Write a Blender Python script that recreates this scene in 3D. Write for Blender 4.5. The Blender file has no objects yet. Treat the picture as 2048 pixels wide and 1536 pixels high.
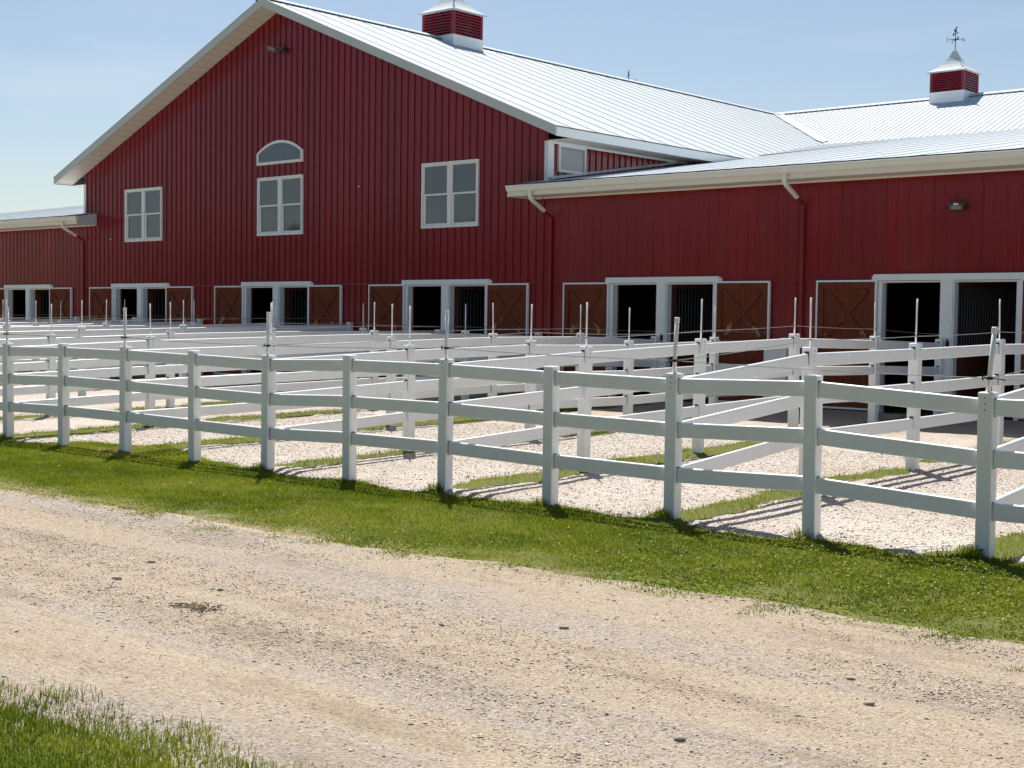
import bpy, math, random
import numpy as np
from mathutils import Matrix, Vector, noise as mnoise
R = math.radians
S = bpy.context.scene
C = S.collection
rng = np.random.default_rng(7)
random.seed(7)

# ------------------------------------------------------------------ camera
cam_d = bpy.data.cameras.new('camera'); cam_d.sensor_width = 36; cam_d.lens = 49.89
cam_d.clip_start = 0.1; cam_d.clip_end = 3000
cam = bpy.data.objects.new('camera', cam_d); C.objects.link(cam); S.camera = cam
_r = Vector((0.7529655, 0.65792921, 0.01311934)); _u = Vector((-0.0394161, 0.02519114, 0.99890529)); _w = Vector((-0.65687848, 0.75265833, -0.04490106))
M = Matrix((( _r.x, _u.x, -_w.x, 20.3309), (_r.y, _u.y, -_w.y, -11.4526), (_r.z, _u.z, -_w.z, 1.9307), (0, 0, 0, 1)))
cam.matrix_world = M

# ------------------------------------------------------------------ sky, sun, exposure
SUN_EL, SUN_AZ = R(55), math.atan2(-0.72, 0.69)          # azimuth from +Y towards +X
wd = bpy.data.worlds.new('World'); S.world = wd; wd.use_nodes = True
nt = wd.node_tree; nt.nodes.clear()
N = nt.nodes.new; L = nt.links.new
sky = N('ShaderNodeTexSky'); sky.sky_type = 'NISHITA'; sky.sun_disc = False
sky.sun_elevation = SUN_EL; sky.sun_rotation = SUN_AZ
sky.altitude = 200; sky.air_density = 1.0; sky.dust_density = 0.8; sky.ozone_density = 0.9
bg = N('ShaderNodeBackground'); bg.inputs['Strength'].default_value = 0.062
tc = N('ShaderNodeTexCoord'); mp = N('ShaderNodeMapping'); mp.inputs['Scale'].default_value = (1.4, 1.4, 9.0)
cn = N('ShaderNodeTexNoise'); cn.inputs['Scale'].default_value = 2.2; cn.inputs['Detail'].default_value = 7; cn.inputs['Roughness'].default_value = .58
cr = N('ShaderNodeValToRGB'); cr.color_ramp.elements[0].position = .52; cr.color_ramp.elements[1].position = .78
sep = N('ShaderNodeSeparateXYZ'); lowm = N('ShaderNodeMapRange')
lowm.inputs['From Min'].default_value = .02; lowm.inputs['From Max'].default_value = .24; lowm.inputs['To Min'].default_value = .75; lowm.inputs['To Max'].default_value = .02
mul = N('ShaderNodeMath'); mul.operation = 'MULTIPLY'
mix = N('ShaderNodeMix'); mix.data_type = 'RGBA'; mix.inputs['B'].default_value = (8.6, 9.1, 9.4, 1)
L(tc.outputs['Generated'], mp.inputs['Vector']); L(mp.outputs[0], cn.inputs['Vector']); L(cn.outputs['Fac'], cr.inputs[0])
L(tc.outputs['Generated'], sep.inputs[0]); L(sep.outputs['Z'], lowm.inputs['Value'])
L(cr.outputs['Color'], mul.inputs[0]); L(lowm.outputs[0], mul.inputs[1]); L(mul.outputs[0], mix.inputs['Factor'])
L(sky.outputs[0], mix.inputs['A']); L(mix.outputs['Result'], bg.inputs['Color'])
wo = N('ShaderNodeOutputWorld'); L(bg.outputs[0], wo.inputs[0])
sl = bpy.data.lights.new('sun', 'SUN'); sl.energy = 5.0; sl.angle = R(.5); sl.color = (1, .945, .86)
so = bpy.data.objects.new('sun', sl); C.objects.link(so)
sd = Vector((math.sin(SUN_AZ) * math.cos(SUN_EL), math.cos(SUN_AZ) * math.cos(SUN_EL), math.sin(SUN_EL)))
so.rotation_euler = sd.to_track_quat('Z', 'Y').to_euler(); so.location = sd * 60
vs = S.view_settings; vs.view_transform = 'Standard'; vs.look = 'None'; vs.exposure = 0.68; vs.gamma = 1.0
try: S.display_settings.display_device = 'sRGB'
except Exception: pass
S.cycles.max_bounces = 8; S.cycles.diffuse_bounces = 4; S.cycles.glossy_bounces = 4
S.cycles.use_denoising = True

# ------------------------------------------------------------------ measures (metres)
D = 12.8884                     # plane of the front wall
XR = -9.174                     # main ridge, runs along Y
YR = 38.016                     # wing ridge, runs along X
ZA = 10.207; SL = .4093         # ridge height and main slope
HE = 9.973; ZE = ZA - HE * SL   # half width to the eave, eave height
OV = .6375                      # rake overhang
FH = .213
XWL, XWR = -18.42, .06          # gable wall corners
P = 1.5555                      # front post spacing
S5 = D / 5                      # divider post spacing
YG = 12.06                      # gutter front
LZ, LS = 4.90, .16              # lean-to eave height and slope
XL_END, XR_END = -40.5, 22.2
def lz(y): return LZ + LS * (y - 12.12)
def gz(y): return 0.0 if y < 0 else min(.022 * y, .285)

# ------------------------------------------------------------------ materials
def mat(name, col=(.5, .5, .5), rough=.5, spec=.5, metal=0, build=None, ior=None, coat=0):
    m = bpy.data.materials.new(name); m.use_nodes = True
    b = m.node_tree.nodes['Principled BSDF']
    b.inputs['Base Color'].default_value = (*col, 1); b.inputs['Roughness'].default_value = rough
    b.inputs['Specular IOR Level'].default_value = spec; b.inputs['Metallic'].default_value = metal
    if ior: b.inputs['IOR'].default_value = ior
    if coat: b.inputs['Coat Weight'].default_value = coat; b.inputs['Coat Roughness'].default_value = .08
    if build: build(m, m.node_tree, b)
    return m
def nn(t, typ, **kw):
    n = t.nodes.new(typ)
    for k, v in kw.items():
        if k in n.inputs.keys(): n.inputs[k].default_value = v
        else: setattr(n, k, v)
    return n
def coords(t, scale=(1, 1, 1), which='Object'):
    tc = nn(t, 'ShaderNodeTexCoord'); mp = nn(t, 'ShaderNodeMapping'); mp.inputs['Scale'].default_value = scale
    t.links.new(tc.outputs[which], mp.inputs[0]); return mp.outputs[0]
def noise(t, vec, scale, detail=4, rough=.55):
    n = nn(t, 'ShaderNodeTexNoise'); n.inputs['Scale'].default_value = scale; n.inputs['Detail'].default_value = detail; n.inputs['Roughness'].default_value = rough
    t.links.new(vec, n.inputs['Vector']); return n.outputs['Fac']
def ramp(t, fac, stops):
    r = nn(t, 'ShaderNodeValToRGB'); e = r.color_ramp.elements
    while len(e) < len(stops): e.new(.5)
    for i, (p, c) in enumerate(stops):
        e[i].position = p; e[i].color = (*c, 1) if len(c) == 3 else c
    t.links.new(fac, r.inputs[0]); return r.outputs['Color']
def mixc(t, fac, a, b, mode='MIX'):
    m = nn(t, 'ShaderNodeMix'); m.data_type = 'RGBA'; m.blend_type = mode
    for s, v in (('A', a), ('B', b)):
        if isinstance(v, tuple): m.inputs[s].default_value = (*v, 1)
        else: t.links.new(v, m.inputs[s])
    if isinstance(fac, (int, float)): m.inputs['Factor'].default_value = fac
    else: t.links.new(fac, m.inputs['Factor'])
    return m.outputs['Result']
def bump(t, b, h, strength, dist):
    n = nn(t, 'ShaderNodeBump'); n.inputs['Strength'].default_value = strength; n.inputs['Distance'].default_value = dist
    t.links.new(h, n.inputs['Height']); t.links.new(n.outputs[0], b.inputs['Normal']); return n
g3 = lambda v: (v, v, v)

def b_red(m, t, b):
    v = coords(t, (1, 1, .12), 'Object')
    n = noise(t, v, 1.3, 5, .6)
    c = ramp(t, n, [(.3, (.232, .0105, .0175)), (.7, (.268, .0130, .0215))])
    sx = nn(t, 'ShaderNodeSeparateXYZ'); t.links.new(coords(t), sx.inputs[0])
    dv = nn(t, 'ShaderNodeMath'); dv.operation = 'DIVIDE'; dv.inputs[1].default_value = .9144; t.links.new(sx.outputs['X'], dv.inputs[0])
    fl = nn(t, 'ShaderNodeMath'); fl.operation = 'FLOOR'; t.links.new(dv.outputs[0], fl.inputs[0])
    wn = nn(t, 'ShaderNodeTexWhiteNoise'); wn.noise_dimensions = '1D'; t.links.new(fl.outputs[0], wn.inputs['W'])
    c = mixc(t, 1.0, c, ramp(t, wn.outputs['Value'], [(0, g3(.90)), (1, g3(1.0))]), 'MULTIPLY')
    du = noise(t, coords(t, (1, 1, .5)), 2.6, 6, .65)
    ht = nn(t, 'ShaderNodeMapRange'); ht.inputs['From Min'].default_value = .0; ht.inputs['From Max'].default_value = 1.0; ht.inputs['To Min'].default_value = .16; ht.inputs['To Max'].default_value = 0; t.links.new(sx.outputs['Z'], ht.inputs['Value'])
    ad = nn(t, 'ShaderNodeMath'); ad.operation = 'ADD'; t.links.new(du, ad.inputs[0]); t.links.new(ht.outputs[0], ad.inputs[1])
    c = mixc(t, ramp(t, ad.outputs[0], [(.62, g3(0)), (.88, g3(.22))]), c, (.30, .19, .14))
    t.links.new(c, b.inputs['Base Color'])
    r = ramp(t, noise(t, coords(t, (1, 1, .3)), 3.0, 3), [(.3, g3(.16)), (.7, g3(.24))])
    t.links.new(r, b.inputs['Roughness'])
    bump(t, b, noise(t, coords(t, (1, 1, .25)), 2.2, 2), .12, .02)
M_RED = mat('red_painted_steel', (.19, .016, .022), .25, .5, build=b_red)
M_REDT = mat('red_trim_steel', (.24, .012, .019), .3, .45)
def b_roof(m, t, b):
    n = noise(t, coords(t, (.6, .6, .6)), 1.2, 6, .6)
    c = ramp(t, n, [(.3, (.525, .575, .61)), (.7, (.575, .63, .665))])
    sp = noise(t, coords(t, (1, 1, 1)), 24, 2, .5)
    c2 = mixc(t, ramp(t, sp, [(.62, g3(0)), (.8, g3(.25))]), c, (.5, .51, .51))
    t.links.new(c2, b.inputs['Base Color'])
M_ROOF = mat('white_roof_steel', (.72, .735, .74), .7, .05, build=b_roof)
M_TRIM = mat('white_trim_steel', (.86, .89, .90), .35, .5)
M_FASC = mat('pale_grey_fascia', (.60, .64, .645), .4, .5)
M_SOFF = mat('cream_soffit', (.84, .80, .73), .55, .4)
M_GUT = mat('cream_gutter', (.89, .875, .82), .35, .5)
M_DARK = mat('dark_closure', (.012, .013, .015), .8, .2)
M_IRON = mat('black_iron', (.012, .013, .018), .5, .4)
def b_vinyl(m, t, b):
    n = noise(t, coords(t, (1, 1, 1)), 6, 5, .6)
    c = ramp(t, n, [(.3, (.85, .87, .87)), (.7, (.90, .91, .905))])
    d = noise(t, coords(t, (3, 3, 1)), 9, 6, .7)
    c = mixc(t, ramp(t, d, [(.62, g3(0)), (.85, g3(.25))]), c, (.55, .52, .43))
    t.links.new(c, b.inputs['Base Color'])
M_VIN = mat('white_vinyl', (.78, .79, .78), .35, .5, build=b_vinyl)
M_PVC = mat('weathered_white_pipe', (.84, .84, .80), .45, .4)
M_ROD = mat('white_fibreglass_rod', (.92, .91, .88), .4, .4)
M_SLOT = mat('dark_slot', (.06, .065, .07), .8, .2)
M_WIRE = mat('twisted_wire', (.42, .40, .38), .5, .5, metal=.4)
M_WIN = mat('white_window_vinyl', (.91, .915, .89), .4, .5)
def b_pane(m, t, b):
    n = noise(t, coords(t, (1, 1, 1)), .8, 2)
    bump(t, b, n, .05, .05)
M_PANE = mat('dark_glass_pane', (.060, .070, .080), .04, .5, ior=2.0, build=b_pane)
def b_blind(m, t, b):
    w = nn(t, 'ShaderNodeTexWave'); w.inputs['Scale'].default_value = 14; w.bands_direction = 'Z'
    t.links.new(coords(t, (1, 1, 1)), w.inputs['Vector'])
    c = ramp(t, w.outputs['Fac'], [(0, (.22, .25, .26)), (1, (.40, .44, .46))])
    t.links.new(c, b.inputs['Base Color'])
M_BLIND = mat('pane_with_blind', (.35, .39, .41), .08, .5, build=b_blind)
def wood(base, dark, worn):
    def f(m, t, b):
        oi = nn(t, 'ShaderNodeObjectInfo')
        add = nn(t, 'ShaderNodeVectorMath'); add.operation = 'ADD'
        tc = nn(t, 'ShaderNodeTexCoord')
        off = nn(t, 'ShaderNodeVectorMath'); off.operation = 'SCALE'; off.inputs[0].default_value = (17, 5, 9)
        t.links.new(oi.outputs['Random'], off.inputs['Scale'])
        t.links.new(tc.outputs['Object'], add.inputs[0]); t.links.new(off.outputs[0], add.inputs[1])
        mp = nn(t, 'ShaderNodeMapping'); mp.inputs['Scale'].default_value = (9, 9, .8); t.links.new(add.outputs[0], mp.inputs[0])
        n = noise(t, mp.outputs[0], 2.6, 7, .65)
        c = ramp(t, n, [(.28, dark), (.72, base)])
        mp2 = nn(t, 'ShaderNodeMapping'); mp2.inputs['Scale'].default_value = (3, 3, 1.6); t.links.new(add.outputs[0], mp2.inputs[0])
        w = noise(t, mp2.outputs[0], 2.0, 6, .7)
        if worn:
            s = nn(t, 'ShaderNodeSeparateXYZ'); t.links.new(tc.outputs['Object'], s.inputs[0])
            mr = nn(t, 'ShaderNodeMapRange'); mr.inputs['From Min'].default_value = .2; mr.inputs['From Max'].default_value = .62; mr.inputs['To Min'].default_value = worn; mr.inputs['To Max'].default_value = 0
            t.links.new(s.outputs['Z'], mr.inputs['Value'])
            ad = nn(t, 'ShaderNodeMath'); ad.operation = 'ADD'; t.links.new(w, ad.inputs[0]); t.links.new(mr.outputs[0], ad.inputs[1])
            k = ramp(t, ad.outputs[0], [(.68, g3(0)), (.76, g3(1))])
            c = mixc(t, k, c, (.46, .27, .15))
        else:
            k = ramp(t, w, [(.66, g3(0)), (.74, g3(.5))]); c = mixc(t, k, c, (.2, .085, .03))
        t.links.new(c, b.inputs['Base Color'])
    return f
M_WOOD = mat('stained_wood', (.11, .03, .018), .7, .12, build=wood((.235, .058, .026), (.12, .032, .017), 0))
M_BRACE = mat('worn_brace_wood', (.11, .03, .018), .7, .12, build=wood((.20, .054, .026), (.12, .034, .019), .2))
M_INWOOD = mat('interior_wood', (.10, .035, .018), .6, .3, build=wood((.26, .09, .05), (.15, .05, .03), 0))
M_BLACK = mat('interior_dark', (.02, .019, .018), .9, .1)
M_STEEL = mat('galvanised_bar', (.030, .032, .040), .4, .5, metal=.5)
M_LENS = mat('lamp_glass', (.30, .30, .28), .1, .5)
M_BRONZE = mat('bronze_housing', (.05, .05, .045), .45, .5)

# ------------------------------------------------------------------ mesh helpers
class MB:
    def __init__(s): s.v = []; s.f = []
    def add(s, vs, fs):
        o = len(s.v); s.v += [tuple(v) for v in vs]; s.f += [tuple(i + o for i in f) for f in fs]; return s
    def box(s, x0, x1, y0, y1, z0, z1):
        return s.add([(x0, y0, z0), (x1, y0, z0), (x1, y1, z0), (x0, y1, z0), (x0, y0, z1), (x1, y0, z1), (x1, y1, z1), (x0, y1, z1)],
                     [(0, 3, 2, 1), (4, 5, 6, 7), (0, 1, 5, 4), (1, 2, 6, 5), (2, 3, 7, 6), (3, 0, 4, 7)])
    def prism(s, prof, axis, a, b):
        # prof: list of 2-D points in the plane of the other two axes; swept from a to b along axis
        n = len(prof)
        def p(q, t):
            return {'x': (t, q[0], q[1]), 'y': (q[0], t, q[1]), 'z': (q[0], q[1], t)}[axis]
        vs = [p(q, a) for q in prof] + [p(q, b) for q in prof]
        fs = [(i, (i + 1) % n, n + (i + 1) % n, n + i) for i in range(n)] + [tuple(range(n))[::-1], tuple(range(n, 2 * n))]
        return s.add(vs, fs)
    def beam(s, p, q, w, h, up=(0, 0, 1)):
        p, q = Vector(p), Vector(q); d = (q - p).normalized(); up = Vector(up)
        a = d.cross(up).normalized(); c = a.cross(d).normalized()
        vs = []
        for e in (p, q):
            for i, j in ((-1, -1), (1, -1), (1, 1), (-1, 1)): vs.append(tuple(e + a * (i * w / 2) + c * (j * h / 2)))
        return s.add(vs, [(0, 1, 5, 4), (1, 2, 6, 5), (2, 3, 7, 6), (3, 0, 4, 7), (0, 3, 2, 1), (4, 5, 6, 7)])
    def tube(s, pts, r, n=8, caps=True):
        pts = [Vector(p) for p in pts]; rings = []
        rr = r if isinstance(r, (list, tuple)) else [r] * len(pts)
        for i, p in enumerate(pts):
            d = (pts[min(i + 1, len(pts) - 1)] - pts[max(i - 1, 0)]).normalized()
            a = d.cross(Vector((0, 0, 1)) if abs(d.z) < .9 else Vector((1, 0, 0))).normalized(); b = d.cross(a)
            rings.append([tuple(p + (a * math.cos(2 * math.pi * k / n) + b * math.sin(2 * math.pi * k / n)) * rr[i]) for k in range(n)])
        vs = [v for g in rings for v in g]; fs = []
        for i in range(len(pts) - 1):
            for k in range(n): fs.append((i * n + k, i * n + (k + 1) % n, (i + 1) * n + (k + 1) % n, (i + 1) * n + k))
        if caps: fs += [tuple(range(n))[::-1], tuple(range((len(pts) - 1) * n, len(pts) * n))]
        return s.add(vs, fs)
    def build(s, name, m, parent=None, loc=None, smooth=False, fix=True):
        me = bpy.data.meshes.new(name); me.from_pydata(s.v, [], s.f)
        if fix:
            import bmesh
            bm = bmesh.new(); bm.from_mesh(me); bmesh.ops.recalc_face_normals(bm, faces=bm.faces); bm.to_mesh(me); bm.free()
        if smooth: me.shade_smooth() if hasattr(me, 'shade_smooth') else None
        me.materials.append(m); me.update()
        return put(name, me, parent, loc)
def put(name, me, parent=None, loc=None):
    o = bpy.data.objects.new(name, me); C.objects.link(o)
    if parent is not None: o.parent = parent
    if loc is not None: o.location = loc
    return o
def tag(o, label=None, cat=None, group=None, kind=None):
    if label: o['label'] = label
    if cat: o['category'] = cat
    if group: o['group'] = group
    if kind: o['kind'] = kind
    return o
def empty(name, loc=(0, 0, 0)):
    o = bpy.data.objects.new(name, None); C.objects.link(o); o.location = loc; o.empty_display_size = .2; return o
def copy_tree(o, parent=None):
    c = o.copy(); C.objects.link(c); c.parent = parent
    for ch in list(o.children): copy_tree(ch, c)
    return c
def mesh_np(name, verts, faces_flat, loop_tot, m):
    me = bpy.data.meshes.new(name)
    nv = len(verts); nf = len(loop_tot)
    me.vertices.add(nv); me.vertices.foreach_set('co', np.ascontiguousarray(verts, np.float32).ravel())
    me.loops.add(len(faces_flat)); me.loops.foreach_set('vertex_index', np.ascontiguousarray(faces_flat, np.int32))
    me.polygons.add(nf); st = np.concatenate([[0], np.cumsum(loop_tot)[:-1]]).astype(np.int32)
    me.polygons.foreach_set('loop_start', st); me.polygons.foreach_set('loop_total', np.asarray(loop_tot, np.int32))
    me.update(calc_edges=True); me.materials.append(m); return me

# value noise on arrays
def vnoise(x, y, seed=0):
    xi = np.floor(x).astype(np.int64); yi = np.floor(y).astype(np.int64); fx = x - xi; fy = y - yi
    def h(a, b):
        n = (a * 374761393 + b * 668265263 + seed * 974634541) & 0x7fffffff
        n = ((n ^ (n >> 13)) * 1274126177) & 0x7fffffff
        return ((n ^ (n >> 16)) & 0xffff) / 65535.0
    u = fx * fx * (3 - 2 * fx); v = fy * fy * (3 - 2 * fy)
    return (h(xi, yi) * (1 - u) + h(xi + 1, yi) * u) * (1 - v) + (h(xi, yi + 1) * (1 - u) + h(xi + 1, yi + 1) * u) * v
def fbm(x, y, seed=0, o=4):
    s = 0; a = .5
    for i in range(o): s = s + a * vnoise(x * 2 ** i, y * 2 ** i, seed + i * 17); a *= .5
    return s / (1 - .5 ** o)

# ------------------------------------------------------------------ ground, road, paddock gravel
INN = [(-60, -.2), (-3, -.2), (0.07, -0.21), (0.83, -0.14), (1.3, .5), (2.16, 0.63), (3.3, .75), (4.19, 0.49), (4.87, 0.21), (5.55, 0.1), (5.98, 0.01), (6.53, -0.08), (7.05, -0.18), (7.45, -0.06), (7.84, 0.05), (8.73, -0.17), (9.26, -0.15), (9.67, -0.11), (10.25, -0.12), (10.65, 0.06), (11.07, 0.04), (11.63, -0.1), (12.33, -0.24), (12.75, -0.18), (13.19, -0.28), (13.66, -0.28), (13.94, -0.16), (14.15, -0.03), (14.6, -0.09), (14.97, -0.31), (15.28, -0.14), (15.5, 0.0), (15.85, .1), (16.4, -.15), (60, -.15)]
FAR = [(-60, -3.5), (5.91, -3.45), (8.03, -3.31), (9.01, -3.28), (10.06, -3.37), (11.3, -3.29), (12.24, -3.25), (12.85, -3.04), (13.66, -3.12), (14.24, -2.89), (14.76, -2.95), (15.37, -2.85), (16.08, -3.02), (16.45, -2.9), (17.09, -3.0), (60, -3.1)]
NEAR = [(-60, -7.8), (13.65, -7.75), (13.89, -7.73), (14.14, -7.71), (14.39, -7.66), (14.74, -7.62), (15.04, -7.61), (15.21, -7.66), (15.7, -7.78), (60, -7.9)]
pl = lambda P_, x: np.interp(x, [p[0] for p in P_], [p[1] for p in P_])
def base_h(x, y):
    return np.where(y > 0, np.minimum(.022 * y, .285), 0.0)
def strip_d(x):                 # distance from the nearest divider line
    j = np.round(x / (2 * P)); return np.abs(x - j * 2 * P + .06)
def hground(x, y):
    h = base_h(x, y) - .012 + .03 * (fbm(x * .9, y * .9, 3) - .5)
    inpen = (y > -.2) & (y < 12.7)
    h = h + np.where(inpen, .035 * np.exp(-(strip_d(x) / .2) ** 2), 0)
    h = h - .07 * np.clip(np.minimum(-3.15 - y, y + 7.9) / .35, 0, 1)
    return h + .012 * (fbm(x * 5, y * 5, 9, 3) - .5)
def hgravel(x, y):
    d = strip_d(x); w = np.interp(x, [6, 13], [.52, .27]) + .62 * (fbm(x * 1.1 + 9, y * 1.3, 21) - .5) + .34 * (fbm(x * 6, y * 6, 23, 3) - .5)
    bare = fbm(x * .45 + 3, y * .55, 31)
    w = w - np.clip((bare - .50) * 2.2, 0, .34)
    edge = y - pl(INN, x) - .14 * (fbm(x * 4, y * 4, 5, 3) - .5)
    f = np.minimum(np.minimum((d - w) * .35, edge * .3), .03)
    return base_h(x, y) + np.maximum(f, -.12) - .004 + .02 * (fbm(x * 1.7, y * 1.7, 41) - .5) + .012 * (fbm(x * 9, y * 9, 43, 3) - .5)
def hroad(x, y):
    e1 = pl(FAR, x) - y + .25 * (fbm(x * 3, y * 3, 51) - .5); e2 = y - pl(NEAR, x) + .3 * (fbm(x * 3, y * 3, 53) - .5)
    f = np.minimum(np.minimum(e1, e2) * .25, .022)
    t = (y + 5.4) / 1.0
    rut = -.024 * (np.exp(-((t - .75) / .35) ** 2) + np.exp(-((t + .95) / .35) ** 2))
    return np.maximum(f, -.15) + rut + .02 * (fbm(x * .8, y * 1.3, 55) - .5) + .012 * (fbm(x * 6, y * 6, 57, 3) - .5)
def grid(name, xs, ys, hf, m):
    X, Y = np.meshgrid(xs, ys); Z = hf(X, Y); v = np.stack([X, Y, Z], -1).reshape(-1, 3)
    nx, ny = len(xs), len(ys); i = np.arange(nx * ny).reshape(ny, nx)
    q = np.stack([i[:-1, :-1], i[:-1, 1:], i[1:, 1:], i[1:, :-1]], -1).reshape(-1, 4)
    me = mesh_np(name, v, q.ravel(), np.full(len(q), 4), m); me.shade_smooth()
    return put(name, me)

def b_soil(m, t, b):
    v = coords(t)
    n = noise(t, v, 1.3, 6, .6); n2 = noise(t, v, 30, 4, .7)
    c = ramp(t, n, [(.35, (.16, .135, .06)), (.65, (.095, .11, .03))])
    c = mixc(t, ramp(t, n2, [(.5, g3(0)), (.75, g3(.7))]), c, (.30, .235, .15))
    sy = nn(t, 'ShaderNodeSeparateXYZ'); t.links.new(v, sy.inputs[0])
    ad = nn(t, 'ShaderNodeMath'); ad.operation = 'ADD'; t.links.new(sy.outputs['Y'], ad.inputs[0]); t.links.new(noise(t, v, 3.5, 5, .65), ad.inputs[1])
    mr = nn(t, 'ShaderNodeMapRange'); mr.inputs['From Min'].default_value = 2.25; mr.inputs['From Max'].default_value = 2.6
    ab = nn(t, 'ShaderNodeMath'); ab.operation = 'ADD'; ab.inputs[1].default_value = 4.95; t.links.new(ad.outputs[0], ab.inputs[0])
    ab2 = nn(t, 'ShaderNodeMath'); ab2.operation = 'ABSOLUTE'; t.links.new(ab.outputs[0], ab2.inputs[0]); t.links.new(ab2.outputs[0], mr.inputs['Value'])
    c = mixc(t, mr.outputs[0], mixc(t, .65, c, (.33, .25, .165)), mixc(t, .6, c, (.10, .125, .022)))
    t.links.new(c, b.inputs['Base Color']); bump(t, b, n2, .8, .02)
M_SOIL = mat('grassy_soil', (.06, .08, .02), .95, .1, build=b_soil)
def b_gravel(m, t, b):
    v = coords(t)
    vo = nn(t, 'ShaderNodeTexVoronoi'); vo.inputs['Scale'].default_value = 46; vo.inputs['Randomness'].default_value = 1; t.links.new(v, vo.inputs['Vector'])
    vo2 = nn(t, 'ShaderNodeTexVoronoi'); vo2.inputs['Scale'].default_value = 21; t.links.new(v, vo2.inputs['Vector'])
    s = nn(t, 'ShaderNodeSeparateColor'); t.links.new(vo.outputs['Color'], s.inputs[0])
    c = ramp(t, s.outputs[0], [(0, (.34, .295, .255)), (.2, (.48, .43, .385)), (.7, (.575, .525, .48)), (1, (.46, .42, .38))])
    big = noise(t, v, .7, 5, .6)
    c = mixc(t, ramp(t, big, [(.42, g3(0)), (.68, g3(.6))]), c, (.40, .325, .25))
    dk = noise(t, v, 42, 3, .6)
    c = mixc(t, ramp(t, dk, [(.58, g3(0)), (.68, g3(.85))]), c, (.17, .14, .11))
    sy = nn(t, 'ShaderNodeSeparateXYZ'); t.links.new(v, sy.inputs[0])
    my = nn(t, 'ShaderNodeMapRange'); my.inputs['From Min'].default_value = 5; my.inputs['From Max'].default_value = 12.5; my.inputs['To Min'].default_value = -.35; my.inputs['To Max'].default_value = .30
    t.links.new(sy.outputs['Y'], my.inputs['Value'])
    ad = nn(t, 'ShaderNodeMath'); ad.operation = 'ADD'; t.links.new(noise(t, v, 1.7, 6, .65), ad.inputs[0]); t.links.new(my.outputs[0], ad.inputs[1])
    c = mixc(t, ramp(t, ad.outputs[0], [(.42, g3(0)), (.62, g3(.85))]), c, (.42, .345, .26))
    t.links.new(c, b.inputs['Base Color'])
    h = nn(t, 'ShaderNodeMath'); h.operation = 'ADD'; t.links.new(vo.outputs['Distance'], h.inputs[0]); t.links.new(vo2.outputs['Distance'], h.inputs[1])
    bump(t, b, h.outputs[0], 1.0, .018)
M_GRAV = mat('pale_limestone_gravel', (.6, .53, .46), .9, .2, build=b_gravel)
def b_road(m, t, b):
    v = coords(t); vl = coords(t, (.10, 1.15, 1))
    vo = nn(t, 'ShaderNodeTexVoronoi'); vo.inputs['Scale'].default_value = 62; t.links.new(v, vo.inputs['Vector'])
    s = nn(t, 'ShaderNodeSeparateColor'); t.links.new(vo.outputs['Color'], s.inputs[0])
    fine = ramp(t, s.outputs[0], [(0, (.41, .33, .24)), (.6, (.49, .405, .305)), (1, (.57, .49, .395))])
    stone = ramp(t, s.outputs[1], [(0, (.27, .235, .21)), (.5, (.43, .375, .33)), (1, (.58, .52, .46))])
    band = noise(t, vl, 1.0, 7, .68)
    c = mixc(t, ramp(t, band, [(.48, g3(0)), (.60, g3(.85))]), fine, stone)
    pale = noise(t, coords(t, (.14, 1, 1)), .8, 5, .6)
    c = mixc(t, ramp(t, pale, [(.55, g3(0)), (.72, g3(.6))]), c, (.60, .51, .40))
    dk = noise(t, coords(t, (.22, 1, 1)), 2.1, 6, .7)
    c = mixc(t, ramp(t, dk, [(.52, g3(0)), (.70, g3(.62))]), c, (.25, .185, .12))
    sp = noise(t, v, 48, 3, .6)  # dark specks painted in for the shaded sides of tiny stones
    c = mixc(t, ramp(t, sp, [(.58, g3(0)), (.67, g3(.9))]), c, (.13, .105, .08))
    sp2 = noise(t, coords(t, (.5, 1.2, 1)), 22, 3, .6)  # short dark streaks: more small-stone shade put into the road colour
    c = mixc(t, ramp(t, sp2, [(.60, g3(0)), (.70, g3(.55))]), c, (.17, .135, .10))
    t.links.new(c, b.inputs['Base Color'])
    h2 = noise(t, v, 34, 4, .7)
    h = nn(t, 'ShaderNodeMath'); h.operation = 'ADD'; t.links.new(noise(t, v, 85, 3, .7), h.inputs[0]); t.links.new(h2, h.inputs[1])
    bump(t, b, h.outputs[0], 1.0, .020)
M_ROAD = mat('tan_gravel_road', (.5, .4, .29), .95, .15, build=b_road)

far_ = np.array([-1500, -700, -350, -180, -110, -75, -58])
xs = np.concatenate([far_, np.arange(-46, 26, .18), -far_[::-1] * .9 + 0])
ys = np.concatenate([far_, np.arange(-16, 13.6, .12), [16, 25, 45, 80, 150, 350, 900, 1500]])
g = grid('ground', xs, ys, hground, M_SOIL); tag(g, kind='structure')
g = grid('gravel_road', np.concatenate([[-900, -300, -100, -60], np.arange(-40, 26, .14), [60, 200, 900]]), np.arange(-8.6, -2.3, .07), hroad, M_ROAD); tag(g, kind='structure')
g = grid('paddock_gravel', np.arange(-30, 19, .10), np.arange(-.9, 12.86, .10), hgravel, M_GRAV); tag(g, kind='structure')

# ------------------------------------------------------------------ the barn
barn = tag(empty('barn', (XR, D, .28)), 'dark red steel barn with white roof, gable end and low wings', 'barn')
BO = Vector((XR, D, .28))
def bp(mb, name, m, parent=None, smooth=False):
    """a part (or sub-part) of the barn, vertices given in world space"""
    mb.v = [(x - BO.x, y - BO.y, z - BO.z) for x, y, z in mb.v]
    return mb.build(name, m, parent or barn, smooth=smooth)

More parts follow.
